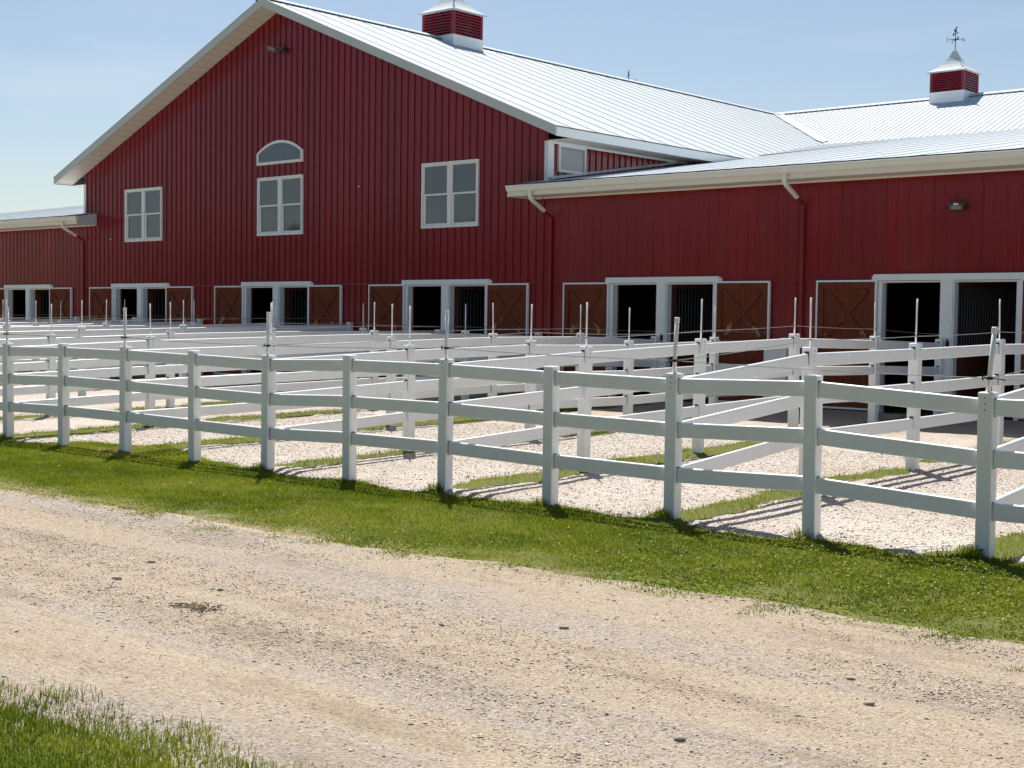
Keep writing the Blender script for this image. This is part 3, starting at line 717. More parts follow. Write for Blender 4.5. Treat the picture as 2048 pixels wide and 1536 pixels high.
# cupolas --------------------------------------------------------------
def cupola(cx, cy, zr):
    """zr: bottom of the red louvres"""
    h = .64; zt = zr + .73
    o = MB()
    for sx in (-1, 1):
        for sy in (-1, 1):
            a, b_ = sorted((sx * h, sx * (h - .10))); c_, d_ = sorted((sy * h, sy * (h - .10))); o.box(a, b_, c_, d_, 0, .73)
    o.box(-h + .10, h - .10, -h + .002, h - .002, .69, .73); o.box(-h + .002, h - .002, -h + .10, h - .10, .69, .73)
    nl = 8
    for i in range(nl):
        z0 = .012 + i * .085
        for ax in (0, 1):
            for s_ in (-1, 1):
                pr = [(s_ * (h - .010), z0), (s_ * (h - .018), z0 + .052), (s_ * (h - .07), z0 + .075), (s_ * (h - .062), z0 + .012)]
                if ax == 0: o.prism(pr, 'x', -h + .10, h - .10)
                else: o.prism([(p[0], p[1]) for p in pr], 'y', -h + .10, h - .10)
    e = o.build('cupola', M_RED, barn); e.location = (cx - BO.x, cy - BO.y, zr - BO.z)
    c = MB().box(-h - .008, h + .008, -h - .008, h + .008, -.62, -.012); c.box(-h - .03, h + .03, -h - .03, h + .03, -.012, .008)
    c.build('curb', M_TRIM, e)
    MB().box(-h + .09, h - .09, -h + .09, h - .09, .005, .70).build('louvre_gap_shade', M_DARK, e)  # dark box standing in for the shade in the gaps between the louvres
    cap = MB(); prof = [(.725, .705), (.725, .745), (.60, .815), (.48, .905), (.36, 1.02), (.25, 1.155), (.155, 1.31), (.075, 1.50), (.065, 1.555), (.05, 1.565)]
    n = len(prof); V = []
    for a, z in prof: V += [(-a, -a, z), (a, -a, z), (a, a, z), (-a, a, z)]
    F = [(i * 4 + k, i * 4 + (k + 1) % 4, (i + 1) * 4 + (k + 1) % 4, (i + 1) * 4 + k) for i in range(n - 1) for k in range(4)]
    F += [(3, 2, 1, 0), (n * 4 - 4, n * 4 - 3, n * 4 - 2, n * 4 - 1)]
    cap.add(V, F).build('cap', M_ROOF, e)
    v = MB(); z0 = 1.56
    v.tube([(0, 0, z0), (0, 0, z0 + .76)], .014, 6)
    v.tube([(0, 0, z0 + .33), (0, 0, z0 + .36), (0, 0, z0 + .385), (0, 0, z0 + .41), (0, 0, z0 + .44)], [.012, .04, .048, .04, .012], 8)
    dirs = {'N': Vector((.753, .658, 0)), 'W': Vector((.658, -.753, 0))}; zc = z0 + .385
    ns, we = dirs['N'], dirs['W']
    v.tube([tuple(-ns * .24 + Vector((0, 0, zc))), tuple(ns * .24 + Vector((0, 0, zc)))], .010, 6)
    v.tube([tuple(-we * .24 + Vector((0, 0, zc))), tuple(we * .24 + Vector((0, 0, zc)))], .010, 6)
    LET = {'N': [((-1, -1), (-1, 1)), ((-1, 1), (1, -1)), ((1, -1), (1, 1))],
           'S': [((1, .8), (0, 1)), ((0, 1), (-1, .55)), ((-1, .55), (1, -.55)), ((1, -.55), (0, -1)), ((0, -1), (-1, -.8))],
           'E': [((-1, -1), (-1, 1)), ((-1, 1), (1, 1)), ((-1, 0), (.6, 0)), ((-1, -1), (1, -1))],
           'W': [((-1, 1), (-.5, -1)), ((-.5, -1), (0, .6)), ((0, .6), (.5, -1)), ((.5, -1), (1, 1))]}
    for ch, ax, u_ in (('N', ns * .29, ns), ('S', -ns * .29, ns), ('W', we * .29, ns * .7 + we * .7), ('E', -we * .29, ns * .7 + we * .7)):
        u_ = u_.normalized()
        for a, b_ in LET[ch]:
            pa = ax + Vector((0, 0, zc)) + u_ * (a[0] * .038) + Vector((0, 0, a[1] * .070)); pb = ax + Vector((0, 0, zc)) + u_ * (b_[0] * .038) + Vector((0, 0, b_[1] * .070))
            v.beam(tuple(pa), tuple(pb), .009, .012, up=(0.3, .2, .9))
    # arrow and a little running horse above it
    ad = Vector((.55, -.45, 0)).normalized(); za_ = z0 + .60
    v.tube([tuple(-ad * .17 + Vector((0, 0, za_))), tuple(ad * .17 + Vector((0, 0, za_)))], .010, 6)
    def plate(poly, zc_):
        q = [tuple(ad * x + Vector((0, 0, zc_ + y))) for x, y in poly]; off = ad.cross(Vector((0, 0, 1))) * .007
        n_ = len(q); vs_ = [tuple(Vector(p) + off) for p in q] + [tuple(Vector(p) - off) for p in q]
        v.add(vs_, [tuple(range(n_)), tuple(range(n_, 2 * n_))[::-1]] + [(i, (i + 1) % n_, n_ + (i + 1) % n_, n_ + i) for i in range(n_)])
    plate([(-.20, -.055), (-.11, -.03), (-.11, .03), (-.20, .055)], za_); plate([(.15, -.04), (.22, 0), (.15, .04)], za_)
    plate([(-.10, .0), (-.075, .0), (-.055, .05), (.03, .05), (.055, .0), (.08, .0), (.065, .08), (.085, .15), (.13, .135), (.135, .165), (.09, .20), (.06, .19), (.02, .12), (-.06, .12), (-.10, .16), (-.12, .145), (-.085, .09)], za_ + .045)
    v.build('weathervane', M_IRON, e)
    return e
cup = cupola(XR, 19.45, 10.24); cup['label'] = 'cupola on the main ridge'
for x, lb in ((-1.785, 'cupola on the right wing ridge'), (-16.43, 'cupola on the left wing ridge, mostly hidden')):
    c2 = copy_tree(cup, barn); c2.location = (x - BO.x, YR - BO.y, 10.325 - BO.z); c2['label'] = lb

# ------------------------------------------------------------------ fences
PW = .127
def chamfer_sq(w, c): return [(-w + c, -w), (w - c, -w), (w, -w + c), (w, w - c), (w - c, w), (-w + c, w), (-w, w - c), (-w, -w + c)]
hw = PW / 2
RAILZ = (-.127, -.557, -.992)        # rail centres below the post top
RH, RT = .146, .046
def take(mb, name, m, smooth=False):
    o = mb.build(name, m, smooth=smooth); me = o.data; bpy.data.objects.remove(o); return me
def rail_mesh(length, axis):
    c = .006; a, b_ = RT / 2, RH / 2
    arc = lambda sx: [(sx * (a - .022 + .022 * math.cos(t)), b_ - .022 + .022 * math.sin(t)) for t in np.linspace(0, math.pi / 2, 7)]
    prof = [(-a + c, -b_), (a - c, -b_), (a, -b_ + c)] + arc(1) + arc(-1)[::-1] + [(-a, -b_ + c)]
    return take(MB().prism(prof, axis, 0, length), 'rail', M_VIN)
ME_RX = rail_mesh(P - PW + .008, 'x'); ME_RY = rail_mesh(S5 - PW + .008, 'y')
def post_mesh(axis, screws):
    mb = MB(); sq = chamfer_sq(hw, .006); s2 = chamfer_sq(hw - .010, .006)
    n = 8; V = [(x, y, -1.95) for x, y in sq] + [(x, y, -.010) for x, y in sq] + [(x, y, 0) for x, y in s2]
    F = [(r_ * n + i, r_ * n + (i + 1) % n, (r_ + 1) * n + (i + 1) % n, (r_ + 1) * n + i) for r_ in range(2) for i in range(n)]
    F.append(tuple(range(2 * n, 3 * n)))
    mb.add(V, F); nv = len(mb.f)
    for z in RAILZ:  # dark collar painting the shade of the gap where each rail enters
        if axis == 'x': mb.box(-hw - .0012, hw + .0012, -RT / 2 - .005, RT / 2 + .005, z - RH / 2 - .005, z + RH / 2 + .005)
        else: mb.box(-RT / 2 - .005, RT / 2 + .005, -hw - .0012, hw + .0012, z - RH / 2 - .005, z + RH / 2 + .005)
    if screws:
        for z in (-.045, -.095, -.15):
            c8 = [(.006 * math.cos(t * math.pi / 4), z + .006 * math.sin(t * math.pi / 4)) for t in range(8)]
            if axis == 'x': mb.prism(c8, 'y', -hw - .003, -hw + .002)
            else: mb.prism(c8, 'x', hw - .002, hw + .003)
    me = take(mb, 'post', M_VIN); me.materials.append(M_SLOT)
    for p in me.polygons: p.material_index = 1 if p.index >= nv else 0
    return me
ME_PX, ME_PXS, ME_PY = post_mesh('x', False), post_mesh('x', True), post_mesh('y', True)
ME_PIPE = take(MB().tube([(0, 0, -.05), (0, 0, .50)], .0205, 12), 'wire_pole', M_PVC, True)
ME_CAP = take(MB().tube([(0, 0, .488), (0, 0, .492), (0, 0, .535), (0, 0, .54)], [.0235, .0265, .0265, .022], 12), 'pole_cap', M_PVC)
mb = MB()
for k in range(3): mb.tube([(.0245 * math.cos(a), .0245 * math.sin(a), .137 + .008 * k) for a in np.linspace(0, 2 * math.pi, 13)], .004, 6, caps=False)
mb.tube([(-.05, -.02, .15), (-.03, -.03, .15), (0, -.03, .145), (.04, -.02, .15), (.10, -.012, .147), (.14, -.004, .143)], .0045, 6)
mb.tube([(-.045, -.022, .125), (-.055, -.025, .15), (-.04, -.03, .17), (-.025, -.026, .15), (-.045, -.022, .125)], .0055, 6)
ME_CLAMP = take(mb, 'wire_clamp', M_IRON)
ME_ROD = take(MB().tube([(0, 0, -.04), (0, 0, .55)], .0105, 8), 'wire_rod', M_ROD, True)
mb = MB()
mb.tube([(.014 * math.cos(a), .014 * math.sin(a), 0) for a in np.linspace(0, 2 * math.pi, 9)], .005, 5, caps=False)
ME_RING = take(mb, 'wire_clip', M_IRON)
def sag(p, q, s, n=8):
    p, q = Vector(p), Vector(q); return [tuple(p.lerp(q, i / n) - Vector((0, 0, s * 4 * (i / n) * (1 - i / n)))) for i in range(n + 1)]
def child(name, me, par, loc, rot=None):
    o = put(name, me, par, loc)
    if rot: o.rotation_euler = rot
    return o
# front fence
NF = list(range(-1, 12))
FX = {0: -.063, 1: 1.525, 2: 3.125, 3: 4.71, 4: 6.255, 5: 7.77, 6: 9.363, 7: 10.885, 8: 12.437, 9: 13.953, 10: 15.578, 11: 17.11, -1: -1.56}
FZ = {0: 1.478, 1: 1.502, 2: 1.495, 3: 1.475, 4: 1.453, 5: 1.494, 6: 1.491, 7: 1.458, 8: 1.439, 9: 1.471, 10: 1.389, 11: 1.40, -1: 1.48}
ff = tag(empty('paddock_fence', (9.3, 0, 0)), 'long white three-rail vinyl fence running along the grass verge with capped wire pipes', 'fence', 'white paddock fences')
fo = Vector((9.3, 0, 0))
LEAN = {0: (0, R(.8)), 2: (0, R(-.8)), 4: (0, R(1.2)), 6: (0, R(.9)), 8: (R(1), R(3.2)), 10: (R(1), R(5.0)), -1: (0, 0)}
RING_Z = {0: 1.613, 2: 1.615, 4: 1.571, 6: 1.61, 8: 1.559, 10: 1.504}
ring_pos = {}
for n_ in NF:
    x, z = FX[n_], FZ[n_]
    p_ = child('post', ME_PXS if n_ % 2 == 0 else ME_PX, ff, Vector((x, 0, z)) - fo, (R(random.uniform(-.3, .3)), R(random.uniform(-.4, .4)), 0))
    if n_ % 2 == 0:
        w_ = child('wire_pole', ME_PIPE, ff, Vector((x + .005, -.015, z)) - fo, (LEAN[n_][0], LEAN[n_][1], 0))
        child('pole_cap', ME_CAP, w_, (0, 0, 0))
        cl = child('wire_clamp', ME_CLAMP, w_, (0, 0, RING_Z[n_] - z - .145), None)
        ring_pos[n_] = Vector((x + .005 + math.tan(LEAN[n_][1]) * (RING_Z[n_] - z), -.03, RING_Z[n_]))
    if n_ + 1 in FX and n_ < NF[-1]:
        x1, z1 = FX[n_ + 1], FZ[n_ + 1]; L_ = x1 - x - PW + .008; L0 = P - PW + .008
        for k, rz in enumerate(RAILZ):
            za = z + rz + random.uniform(-.006, .006) + {9: -.03, 8: .0}.get(n_, 0) * 0; zb2 = z1 + rz
            o = child('rail', ME_RX, ff, Vector((x + hw - .004, 0, za)) - fo, (0, -math.atan2(zb2 - za, L_), 0)); o.scale = (L_ / L0, 1, 1)
keys = [0, 2, 4, 6, 8, 10]
mb = MB()
allp = [(-3.1, -.03, 1.60)] + [tuple(ring_pos[k]) for k in keys] + [(18.7, -.03, 1.52)]
for a, b_ in zip(allp[:-1], allp[1:]): mb.tube(sag(a, b_, .012), .0042, 5)
mb.v = [(x - fo.x, y, z) for x, y, z in mb.v]; mb.build('fence_wire', M_WIRE, ff)
mk = MB(); zc = FZ[10] - 1.315
for a, b_ in (((-.03, 0), (.03, .012)), ((-.012, -.02), (-.002, .012)), ((-.002, .012), (.008, -.012)), ((.008, -.012), (.02, .008))):
    mk.beam((FX[10] + a[0], -hw - .002, zc + a[1]), (FX[10] + b_[0], -hw - .002, zc + b_[1]), .004, .006, up=(0, 1, 0))
mk.v = [(x - fo.x, y, z) for x, y, z in mk.v]; mk.build('scrawled_mark', M_IRON, ff)

# divider fences running back to the barn
TOPS = {8: (1.677, 1.714, 1.76, 1.76, 1.74), 6: (1.619, 1.711, 1.784, 1.748, 1.696), 4: (1.565, 1.631, 1.617, 1.675, 1.66), 2: (1.57, 1.63, 1.69, 1.70, 1.64),
        0: (1.58, 1.64, 1.70, 1.71, 1.66), -2: (1.57, 1.65, 1.70, 1.72, 1.69), 10: (1.63, 1.69, 1.75, 1.76, 1.74)}
DXO = {8: (.02, .05, .06, .05, .03), 6: (-.02, -.02, -.03, 0, .04), 4: (-.05, -.01, -.05, -.04, 0)}
WH = {8: (1.755, 1.798, 1.857, 1.86, 1.80), 6: (1.72, 1.818, 1.901, 1.864, 1.775)}
door_of = {-14: 0, -10: 1, -6: 2, -2: 3, 2: 4, 6: 5, 10: 6}
ordn = ['first', 'second', 'third', 'fourth', 'fifth', 'sixth']
DLAB = {10: 'white divider fence leaving the front post nearest the right edge of the photo',
        8: 'white divider fence leaving the front fence at its second capped pipe from the right',
        6: 'white divider fence ending at the middle jamb of the rightmost doorway',
        4: 'white divider fence ending at the wall between the two rightmost pairs of stall doors',
        2: 'white divider fence ending at the doorway just right of the gable wall',
        0: 'white divider fence ending under the right corner of the gable wall',
        -2: 'white divider fence ending at the doorway below the right gable window',
        -4: 'white divider fence ending at the red wall left of the right gable window',
        -6: 'white divider fence ending at the doorway below the arched window',
        -8: 'white divider fence ending at the red wall between the left and middle gable windows',
        -10: 'white divider fence ending at the doorway below the left gable window',
        -12: 'white divider fence ending at the red downspout at the left gable corner'}
for n_ in range(-12, 11, 2):
    x0 = FX.get(n_, P * n_); o_ = Vector((P * n_, S5 * 2.5, .14))
    d = tag(empty('divider_fence', o_), DLAB[n_], 'fence', 'white paddock fences')
    tops = TOPS.get(n_, tuple(1.52 + .022 * S5 * i + random.uniform(.02, .07) for i in range(1, 6)))
    dx = DXO.get(n_, tuple(random.uniform(-.04, .04) for i in range(5)))
    pts = [Vector((x0, 0, FZ.get(n_, 1.48)))] + [Vector((P * n_ + dx[i - 1], S5 * i if i < 5 else D - .15, tops[i - 1])) for i in range(1, 6)]
    wz = WH.get(n_, tuple(t + random.uniform(.07, .13) for t in tops))
    wire = [ring_pos.get(n_, Vector((x0, -.03, 1.6)))]
    nmax = 5 if n_ < 10 else 2
    for i in range(0, nmax + 1):
        p = pts[i]
        if i > 0 or n_ < -1:
            q = child('post', ME_PY, d, p - o_, (R(random.uniform(-.5, .5)), R(random.uniform(-.5, .5)), 0))
            if 0 < i < 5:
                la = (R(random.uniform(-1, 1)), R(random.uniform(-.6, .9)), 0)
                w_ = child('wire_rod', ME_ROD, d, p - o_, la)
                child('wire_clip', ME_RING, w_, (0, 0, wz[i - 1] - p.z))
            if i > 0: wire.append(Vector((p.x + .012, p.y, wz[i - 1])))
        if i < nmax:
            p2 = pts[i + 1]; L_ = p2.y - p.y - PW + .008; L0 = S5 - PW + .008
            for rz in RAILZ:
                za, zb2 = p.z + rz - (0 if i == 0 else .015) + random.uniform(-.006, .006), p2.z + rz - .015
                r_ = child('rail', ME_RY, d, Vector((p.x, p.y + hw - .004, za)) - o_, (math.atan2(zb2 - za, L_), 0, -math.atan2(p2.x - p.x, L_))); r_.scale = (1, L_ / L0, 1)
    mb = MB()
    for a, b_ in zip(wire[:-1], wire[1:]): mb.tube(sag(a, b_, .01), .0042, 5)
    mb.v = [(x - o_.x, y - o_.y, z - o_.z) for x, y, z in mb.v]; mb.build('fence_wire', M_WIRE, d)
    if n_ == 4:
        m_ = MB()
        for j in range(3): m_.box(5.78 + j * .115, 5.78 + j * .115 + .112, D - .13, D - .095, .36, 1.50)
        m_.box(5.75, 5.78, D - .14, D - .09, .32, 1.52); m_.box(6.126, 6.16, D - .14, D - .09, .32, 1.52)
        m_.v = [(x - o_.x, y - o_.y, z - o_.z) for x, y, z in m_.v]; m_.build('end_panel', M_VIN, d)

# ------------------------------------------------------------------ grass, weeds, flowers, loose stones
def b_blade(m, t, b):
    at = nn(t, 'ShaderNodeAttribute'); at.attribute_name = 'tint'
    c = ramp(t, at.outputs['Fac'], [(0, (.092, .138, .010)), (.35, (.170, .222, .018)), (.7, (.238, .282, .024)), (.9, (.31, .315, .03)), (1, (.44, .37, .17))])
    t.links.new(c, b.inputs['Base Color'])
    tr = nn(t, 'ShaderNodeBsdfTranslucent'); mx = nn(t, 'ShaderNodeMixShader'); mx.inputs[0].default_value = .5
    t.links.new(c, tr.inputs['Color'])
    out = [n for n in t.nodes if n.type == 'OUTPUT_MATERIAL'][0]
    t.links.new(b.outputs[0], mx.inputs[1]); t.links.new(tr.outputs[0], mx.inputs[2]); t.links.new(mx.outputs[0], out.inputs['Surface'])
M_BLADE = mat('grass_blade', (.07, .13, .012), .6, .08, build=b_blade)
def blades(name, x, y, z, hgt, wid, tint, lean=.5):
    n = len(x); a = rng.uniform(0, 2 * np.pi, n); ca, sa = np.cos(a), np.sin(a)
    l = rng.uniform(.1, 1, n) * lean * hgt; b = rng.uniform(0, 2 * np.pi, n); lx, ly = np.cos(b) * l, np.sin(b) * l
    h = np.sqrt(np.maximum(hgt ** 2 - l ** 2 * .7, (.3 * hgt) ** 2))
    V = np.empty((n, 5, 3), np.float32); w = wid / 2
    V[:, 0] = np.stack([x - ca * w, y - sa * w, z], -1); V[:, 1] = np.stack([x + ca * w, y + sa * w, z], -1)
    V[:, 2] = np.stack([x + ca * w * .8 + lx * .35, y + sa * w * .8 + ly * .35, z + h * .6], -1)
    V[:, 3] = np.stack([x - ca * w * .8 + lx * .35, y - sa * w * .8 + ly * .35, z + h * .6], -1)
    V[:, 4] = np.stack([x + lx, y + ly, z + h], -1)
    base = (np.arange(n) * 5)[:, None]
    f = np.concatenate([base + np.array([0, 1, 2, 3]), base + np.array([3, 2, 4])], 1).ravel()
    lt = np.tile([4, 3], n)
    me = mesh_np(name, V.reshape(-1, 3), f, lt, M_BLADE)
    at = me.attributes.new('tint', 'FLOAT', 'POINT'); at.data.foreach_set('value', np.repeat(tint, 5).astype(np.float32))
    return put(name, me)
def tints(x, y, n):
    return np.clip(.44 + 1.0 * (fbm(x * .7, y * .7, 71) - .5) + .8 * (fbm(x * 3.0, y * 3.0, 73) - .5) + rng.normal(0, .14, n), 0, 1)
# verge between the road and the fence
n0 = 560000
x = rng.uniform(-3.5, 18.6, n0); y = rng.uniform(-4.1, .95, n0)
e1 = pl(INN, x) - y; e2 = y - pl(FAR, x)
dens = np.clip(e1 / .16 + .45 + 1.2 * (fbm(x * 4, y * 4, 61) - .5), 0, 1) * np.clip(e2 / .85 + .26 + 2.9 * (fbm(x * 2.4, y * 2.4, 63) - .5), 0, 1)
dens *= np.clip(.75 + 1.3 * (fbm(x * 1.6, y * 1.6, 65) - .32), .25, 1)
k = rng.uniform(0, 1, n0) < dens
# thin out far left, where a blade is below a pixel
x, y = x[k], y[k]; z = np.maximum(hground(x, y), hroad(x, y)) - .004; n1 = len(x)
e2 = y - pl(FAR, x)
hh = (.020 + .020 * fbm(x * 2, y * 2, 67)) * rng.uniform(.6, 1.3, n1) * np.clip(.6 + e2 * .5, .6, 1)
tg = blades('verge_grass', x, y, z, hh, .0062 * rng.uniform(.7, 1.3, n1), tints(x, y, n1)); tag(tg, 'mown green grass of the verge between road and fence', 'grass', kind='stuff')
# strips of turf under the divider fences
n0 = 380000
x = rng.uniform(-14, 16.5, n0); y = rng.uniform(-.2, 12.4, n0)
k = (hground(x, y) > hgravel(x, y) - .006) & (rng.uniform(0, 1, n0) < np.clip(.15 + 1.5 * (fbm(x * 1.9, y * 1.9, 69) - .22), .05, 1)) & (strip_d(x) < .9)
x, y = x[k], y[k]; n1 = len(x); z = hground(x, y) - .004
tg = blades('divider_turf', x, y, z, rng.uniform(.02, .06, n1), .007 * rng.uniform(.7, 1.3, n1), np.clip(tints(x, y, n1) + .04, 0, 1)); tag(tg, 'thin strips of grass growing under the divider fences', 'grass', kind='stuff')
# near corner of lawn
n0 = 190000
x = rng.uniform(10.5, 18.2, n0); y = rng.uniform(-10.2, -7.35, n0)
e = pl(NEAR, x) - y + .10
k = rng.uniform(0, 1, n0) < np.clip(e / .4 + .25 + 1.5 * (fbm(x * 4, y * 4, 77) - .5), 0, 1)
x, y = x[k], y[k]; n1 = len(x); z = np.maximum(hground(x, y), hroad(x, y)) - .004
tg = blades('near_lawn_grass', x, y, z, rng.uniform(.018, .052, n1), .0050 * rng.uniform(.6, 1.3, n1), np.clip(tints(x, y, n1) - .10, 0, 1), .6); tag(tg, 'longer grass in the corner on the near side of the road', 'grass', kind='stuff')
# broad-leaved weeds and clover
def leaves(name, x, y, z, size, tint, up=.45):
    n = len(x); a = rng.uniform(0, 2 * np.pi, n); t = rng.uniform(0, up, n)
    ux, uy, uz = np.cos(a) * np.cos(t), np.sin(a) * np.cos(t), np.sin(t); px, py = -np.sin(a), np.cos(a)
    V = np.empty((n, 4, 3), np.float32); s = size
    V[:, 0] = np.stack([x, y, z], -1)
    V[:, 1] = np.stack([x + ux * s * .55 + px * s * .34, y + uy * s * .55 + py * s * .34, z + uz * s * .6 + .004], -1)
    V[:, 2] = np.stack([x + ux * s, y + uy * s, z + uz * s * .9], -1)
    V[:, 3] = np.stack([x + ux * s * .55 - px * s * .34, y + uy * s * .55 - py * s * .34, z + uz * s * .6 + .004], -1)
    f = ((np.arange(n) * 4)[:, None] + np.array([0, 1, 2, 3])).ravel()
    me = mesh_np(name, V.reshape(-1, 3), f, np.full(n, 4), M_BLADE)
    at = me.attributes.new('tint', 'FLOAT', 'POINT'); at.data.foreach_set('value', np.repeat(tint, 4).astype(np.float32))
    return put(name, me)
n0 = 60000
x = rng.uniform(-1, 18.4, n0); y = rng.uniform(-4.0, -.1, n0)
e2 = y - pl(FAR, x); clov = np.clip((x - 11.5) / 4, 0, 1) * np.clip(1.8 * (fbm(x * 1.1, y * 1.1, 81) - .25), 0, 1) * np.clip(e2 / .5, 0, 1)
edge = np.exp(-((e2 - .05) / .34) ** 2) * np.clip(4.5 * (fbm(x * 2.6, y * 2.6, 83) - .47), 0, 1)
k = (rng.uniform(0, 1, n0) < np.maximum(clov, edge)) & (y < pl(INN, x) - .05)
x, y = x[k], y[k]; n1 = len(x); z = np.maximum(hground(x, y), hroad(x, y)) + rng.uniform(0, .035, n1)
tg = leaves('clover_and_weeds', x, y, z, rng.uniform(.018, .046, n1), np.clip(rng.normal(.48, .24, n1), 0, .9)); tag(tg, 'low clover and broad-leaved weeds in the verge and along the road edge', 'weeds', kind='stuff')
# clover heads and dandelions
def dots(name, pts, r, m):
    mb = MB()
    for (x, y, z) in pts:
        n = 6; V = [(x, y, z - r)] + [(x + r * math.cos(t * math.pi / 3), y + r * math.sin(t * math.pi / 3), z) for t in range(6)] + [(x, y, z + r * .8)]
        mb.add(V, [(0, 1 + (t + 1) % 6, 1 + t) for t in range(6)] + [(7, 1 + t, 1 + (t + 1) % 6) for t in range(6)])
    return mb.build(name, m, fix=False)
pw = []
while len(pw) < 80:
    x = random.uniform(9, 18.3); y = random.uniform(-2.7, -.5)
    if random.random() < min(1, max(0, (x - 11) / 5)) * (.25 + float(fbm(np.array(x * 1.3), np.array(y * 1.3), 85))): pw.append((x, y, float(hground(np.array(x), np.array(y))) + random.uniform(.035, .06)))
o = dots('clover_flowers', pw, .0075, mat('white_clover', (.75, .74, .68), .8, .2)); tag(o, 'tiny white clover heads dotted through the verge', 'flowers', kind='stuff')
pw = []
while len(pw) < 16:
    x = random.uniform(0, 18); y = random.uniform(-2.9, -.5); pw.append((x, y, float(hground(np.array(x), np.array(y))) + .05))
o = dots('dandelion_flowers', pw, .011, mat('yellow_dandelion', (.80, .62, .03), .8, .2)); tag(o, 'tiny yellow dandelion heads dotted through the verge', 'flowers', kind='stuff')

# tufts of tall grass left by the mower at the front posts
TUFT = {10: ('at the front post nearest the right edge', 1.0), 9: ('at the second front post from the right edge', 1.0), 8: ('at the third front post from the right edge', 1.1), 7: ('at the fourth front post from the right edge', .9),
        6: ('at the fifth front post from the right edge', 1.1), 5: ('at the sixth front post from the right edge', .3), 4: ('at the seventh front post from the right edge', .7), 3: ('at the fourth front post from the left edge', .5),
        2: ('at the third front post from the left edge', .4), 1: ('at the second front post from the left edge', .3), 0: ('at the front post nearest the left edge', .6)}
for n_, (lb, sz) in TUFT.items():
    m_ = int(170 * sz); a = rng.uniform(0, 2 * np.pi, m_)
    x = FX[n_] - .05 + np.clip(rng.normal(0, .06, m_), -.12, .12); y = -.10 + np.clip(rng.normal(0, .035, m_), -.06, .06)
    kk = ~((np.abs(x - FX[n_]) < .065) & (np.abs(y) < .066)); x, y = x[kk], y[kk]; m_ = len(x)
    z = hground(x, y) - .005
    hgt = rng.uniform(.05, .16, m_) * (.35 + .5 * sz) * np.exp(-((x - FX[n_] + .04) / .14) ** 2 * .5)
    o = blades('grass_tuft', x, y, z, hgt, .006 * rng.uniform(.6, 1.2, m_), np.clip(rng.normal(.34, .16, m_), 0, 1), .55)
    c_ = Vector((FX[n_], -.1, 0)); o.data.transform(Matrix.Translation(-c_)); o.location = c_
    tag(o, 'tall grass tuft ' + lb, 'grass tuft', 'grass tufts at the front posts')

# ------------------------------------------------------------------ the wood on the far side of the road, behind the photographer, mirrored in the steel and glass
n0 = 26000
t = rng.uniform(0, 1, n0); cx = np.interp(t, [0, .55, .8, 1], [-190, -20, 40, 95]); cy = np.interp(t, [0, .55, .8, 1], [-92, -66, -52, -40])
dep = rng.uniform(0, 9, n0); top = 9.5 + 6.5 * fbm(cx * .11, cx * 0 + 3.3, 95)
ang = rng.uniform(-1, 1, n0); z = top * rng.uniform(.04, 1, n0) ** .75
x = cx + rng.normal(0, .8, n0); y = cy - dep - 2.0 * (z / top - .5) ** 2 * 4
a = rng.normal(0, 1, (n0, 3)); a /= np.linalg.norm(a, axis=1)[:, None]; b = np.cross(a, rng.normal(0, 1, (n0, 3))); b /= np.linalg.norm(b, axis=1)[:, None]; c_ = np.cross(a, b)
sz = rng.uniform(.35, .8, n0)[:, None]; P0 = np.stack([x, y, z], -1)
V = np.stack([P0 - b * sz - c_ * sz * .6, P0 + b * sz - c_ * sz * .6, P0 + b * sz * .7 + c_ * sz * .7, P0 - b * sz * .7 + c_ * sz * .7], 1).reshape(-1, 3).astype(np.float32)
me = mesh_np('distant_wood', V, np.arange(n0 * 4), np.full(n0, 4), mat('wood_foliage', (.030, .055, .014), .8, .2))
tag(put('distant_wood', me), 'far line of leafy trees across the road behind the photographer', 'wood', kind='stuff')

# loose stones -------------------------------------------------------
def b_stone(m, t, b):
    at = nn(t, 'ShaderNodeAttribute'); at.attribute_name = 'tint'
    c = ramp(t, at.outputs['Fac'], [(0, (.10, .088, .078)), (.4, (.30, .265, .23)), (.75, (.50, .435, .36)), (1, (.68, .62, .54))])
    t.links.new(c, b.inputs['Base Color'])
M_STONE = mat('stone', (.35, .3, .26), .9, .2, build=b_stone)
phi = (1 + 5 ** .5) / 2
ICO = np.array([(-1, phi, 0), (1, phi, 0), (-1, -phi, 0), (1, -phi, 0), (0, -1, phi), (0, 1, phi), (0, -1, -phi), (0, 1, -phi), (phi, 0, -1), (phi, 0, 1), (-phi, 0, -1), (-phi, 0, 1)]) / 1.9
ICF = np.array([(0, 11, 5), (0, 5, 1), (0, 1, 7), (0, 7, 10), (0, 10, 11), (1, 5, 9), (5, 11, 4), (11, 10, 2), (10, 7, 6), (7, 1, 8), (3, 9, 4), (3, 4, 2), (3, 2, 6), (3, 6, 8), (3, 8, 9), (4, 9, 5), (2, 4, 11), (6, 2, 10), (8, 6, 7), (9, 8, 1)])
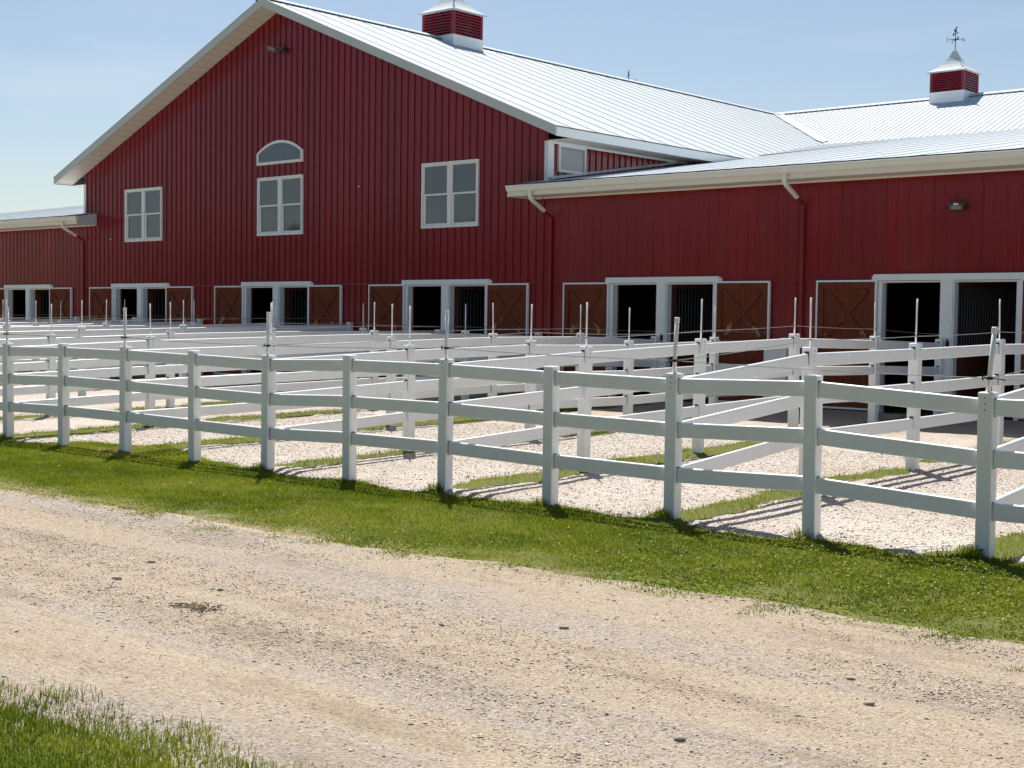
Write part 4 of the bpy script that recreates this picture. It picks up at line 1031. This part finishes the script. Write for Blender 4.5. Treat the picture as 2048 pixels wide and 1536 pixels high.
def stones(name, x, y, z, r, tint, flat=.55):
    n = len(x); a = rng.uniform(0, 2 * np.pi, n)
    V = ICO[None] * rng.uniform(.7, 1.3, (n, 12, 1)); V = V * np.stack([rng.uniform(.8, 1.35, n), rng.uniform(.6, 1.0, n), rng.uniform(flat * .6, flat * 1.2, n)], -1)[:, None]
    ca, sa = np.cos(a)[:, None], np.sin(a)[:, None]
    X = V[..., 0] * ca - V[..., 1] * sa; Y = V[..., 0] * sa + V[..., 1] * ca
    W = np.stack([X, Y, V[..., 2]], -1) * r[:, None, None] + np.stack([x, y, z + r * .12], -1)[:, None]
    f = ((np.arange(n) * 12)[:, None, None] + ICF[None]).ravel()
    me = mesh_np(name, W.reshape(-1, 3), f, np.full(n * 20, 3), M_STONE)
    at = me.attributes.new('tint', 'FLOAT', 'POINT'); at.data.foreach_set('value', np.repeat(tint, 12).astype(np.float32))
    return put(name, me)
n0 = 260000
u_ = rng.uniform(0, 1, n0); x = 5 + 15.5 * np.sqrt(u_); y = rng.uniform(-8.3, -3.0, n0)
band = fbm(x * .22 + 5, y * 1.8, 91)
k = rng.uniform(0, 1, n0) < np.clip(.10 + 3.2 * (band - .46), .06, 1); x, y = x[k], y[k]; n1 = len(x)
k = hroad(x, y) > hground(x, y) - .01; x, y = x[k], y[k]; n1 = len(x)
r = np.minimum(.0026 + rng.exponential(.0019, n1), .0125)
o = stones('road_pebbles', x, y, hroad(x, y), r, np.clip(rng.normal(.62, .2, n1), 0, 1)); tag(o, 'loose pebbles scattered over the gravel road', 'pebbles', kind='stuff')
n0 = 80000
x = rng.uniform(0, 17, n0); y = rng.uniform(-.3, 6.5, n0) ; k = (hgravel(x, y) > hground(x, y)); x, y = x[k], y[k]; n1 = len(x)
r = np.minimum(.004 + rng.exponential(.0028, n1), .017)
o = stones('paddock_pebbles', x, y, hgravel(x, y), r, np.clip(rng.normal(.70, .24, n1), 0, 1)); tag(o, 'pale pebbles lying over the paddock gravel', 'pebbles', kind='stuff')
ST = [(11.45, -5.62, .045, .75, .3, 'flat grey stone on the road left of the dark droppings patch'), (11.01, -5.01, .04, .12, .3, 'dark flat stone at the far side of the road on the left'),
      (12.35, -5.38, .026, .3, .6, 'small round brown stone on the road above the dark stain'), (17.035, -4.894, .036, .45, .5, 'pale grey stone on the road at the lower right'),
      (14.79, -4.57, .026, .4, .6, 'squarish grey stone in the middle of the road right of centre'), (14.245, -5.11, .024, .2, .6, 'small dark stone on the road below the centre of the photo'),
      (16.686, -6.07, .034, .45, .5, 'grey stone on the road near the bottom edge of the photo'), (16.716, -4.47, .026, .4, .5, 'small grey stone on the road right of the middle, near the pale grey stone')]
for x, y, r, t_, fl_, lb in ST:
    A = lambda v: np.array([float(v)])
    o = stones('stone', A(x), A(y), hroad(A(x), A(y)), A(r), A(t_), fl_)
    c_ = Vector((x, y, 0)); o.data.transform(Matrix.Translation(-c_)); o.location = c_
    tag(o, lb, 'stone', 'larger stones on the road')
# crumbled dark droppings on the road
m_ = 420; x = 12.73 + np.clip(rng.normal(0, .10, m_), -.3, .3); y = -5.85 + np.clip(rng.normal(0, .055, m_), -.14, .14)
keep = M_STONE; M_STONE = mat('dark_droppings', (.12, .085, .05), .95, .05)
o = stones('droppings_patch', x, y, hroad(x, y), rng.uniform(.003, .011, m_), np.full(m_, .5), .5); M_STONE = keep
c_ = Vector((12.73, -5.85, 0)); o.data.transform(Matrix.Translation(-c_)); o.location = c_
tag(o, 'dark brown patch of crumbled droppings on the gravel road', 'droppings', kind='stuff')
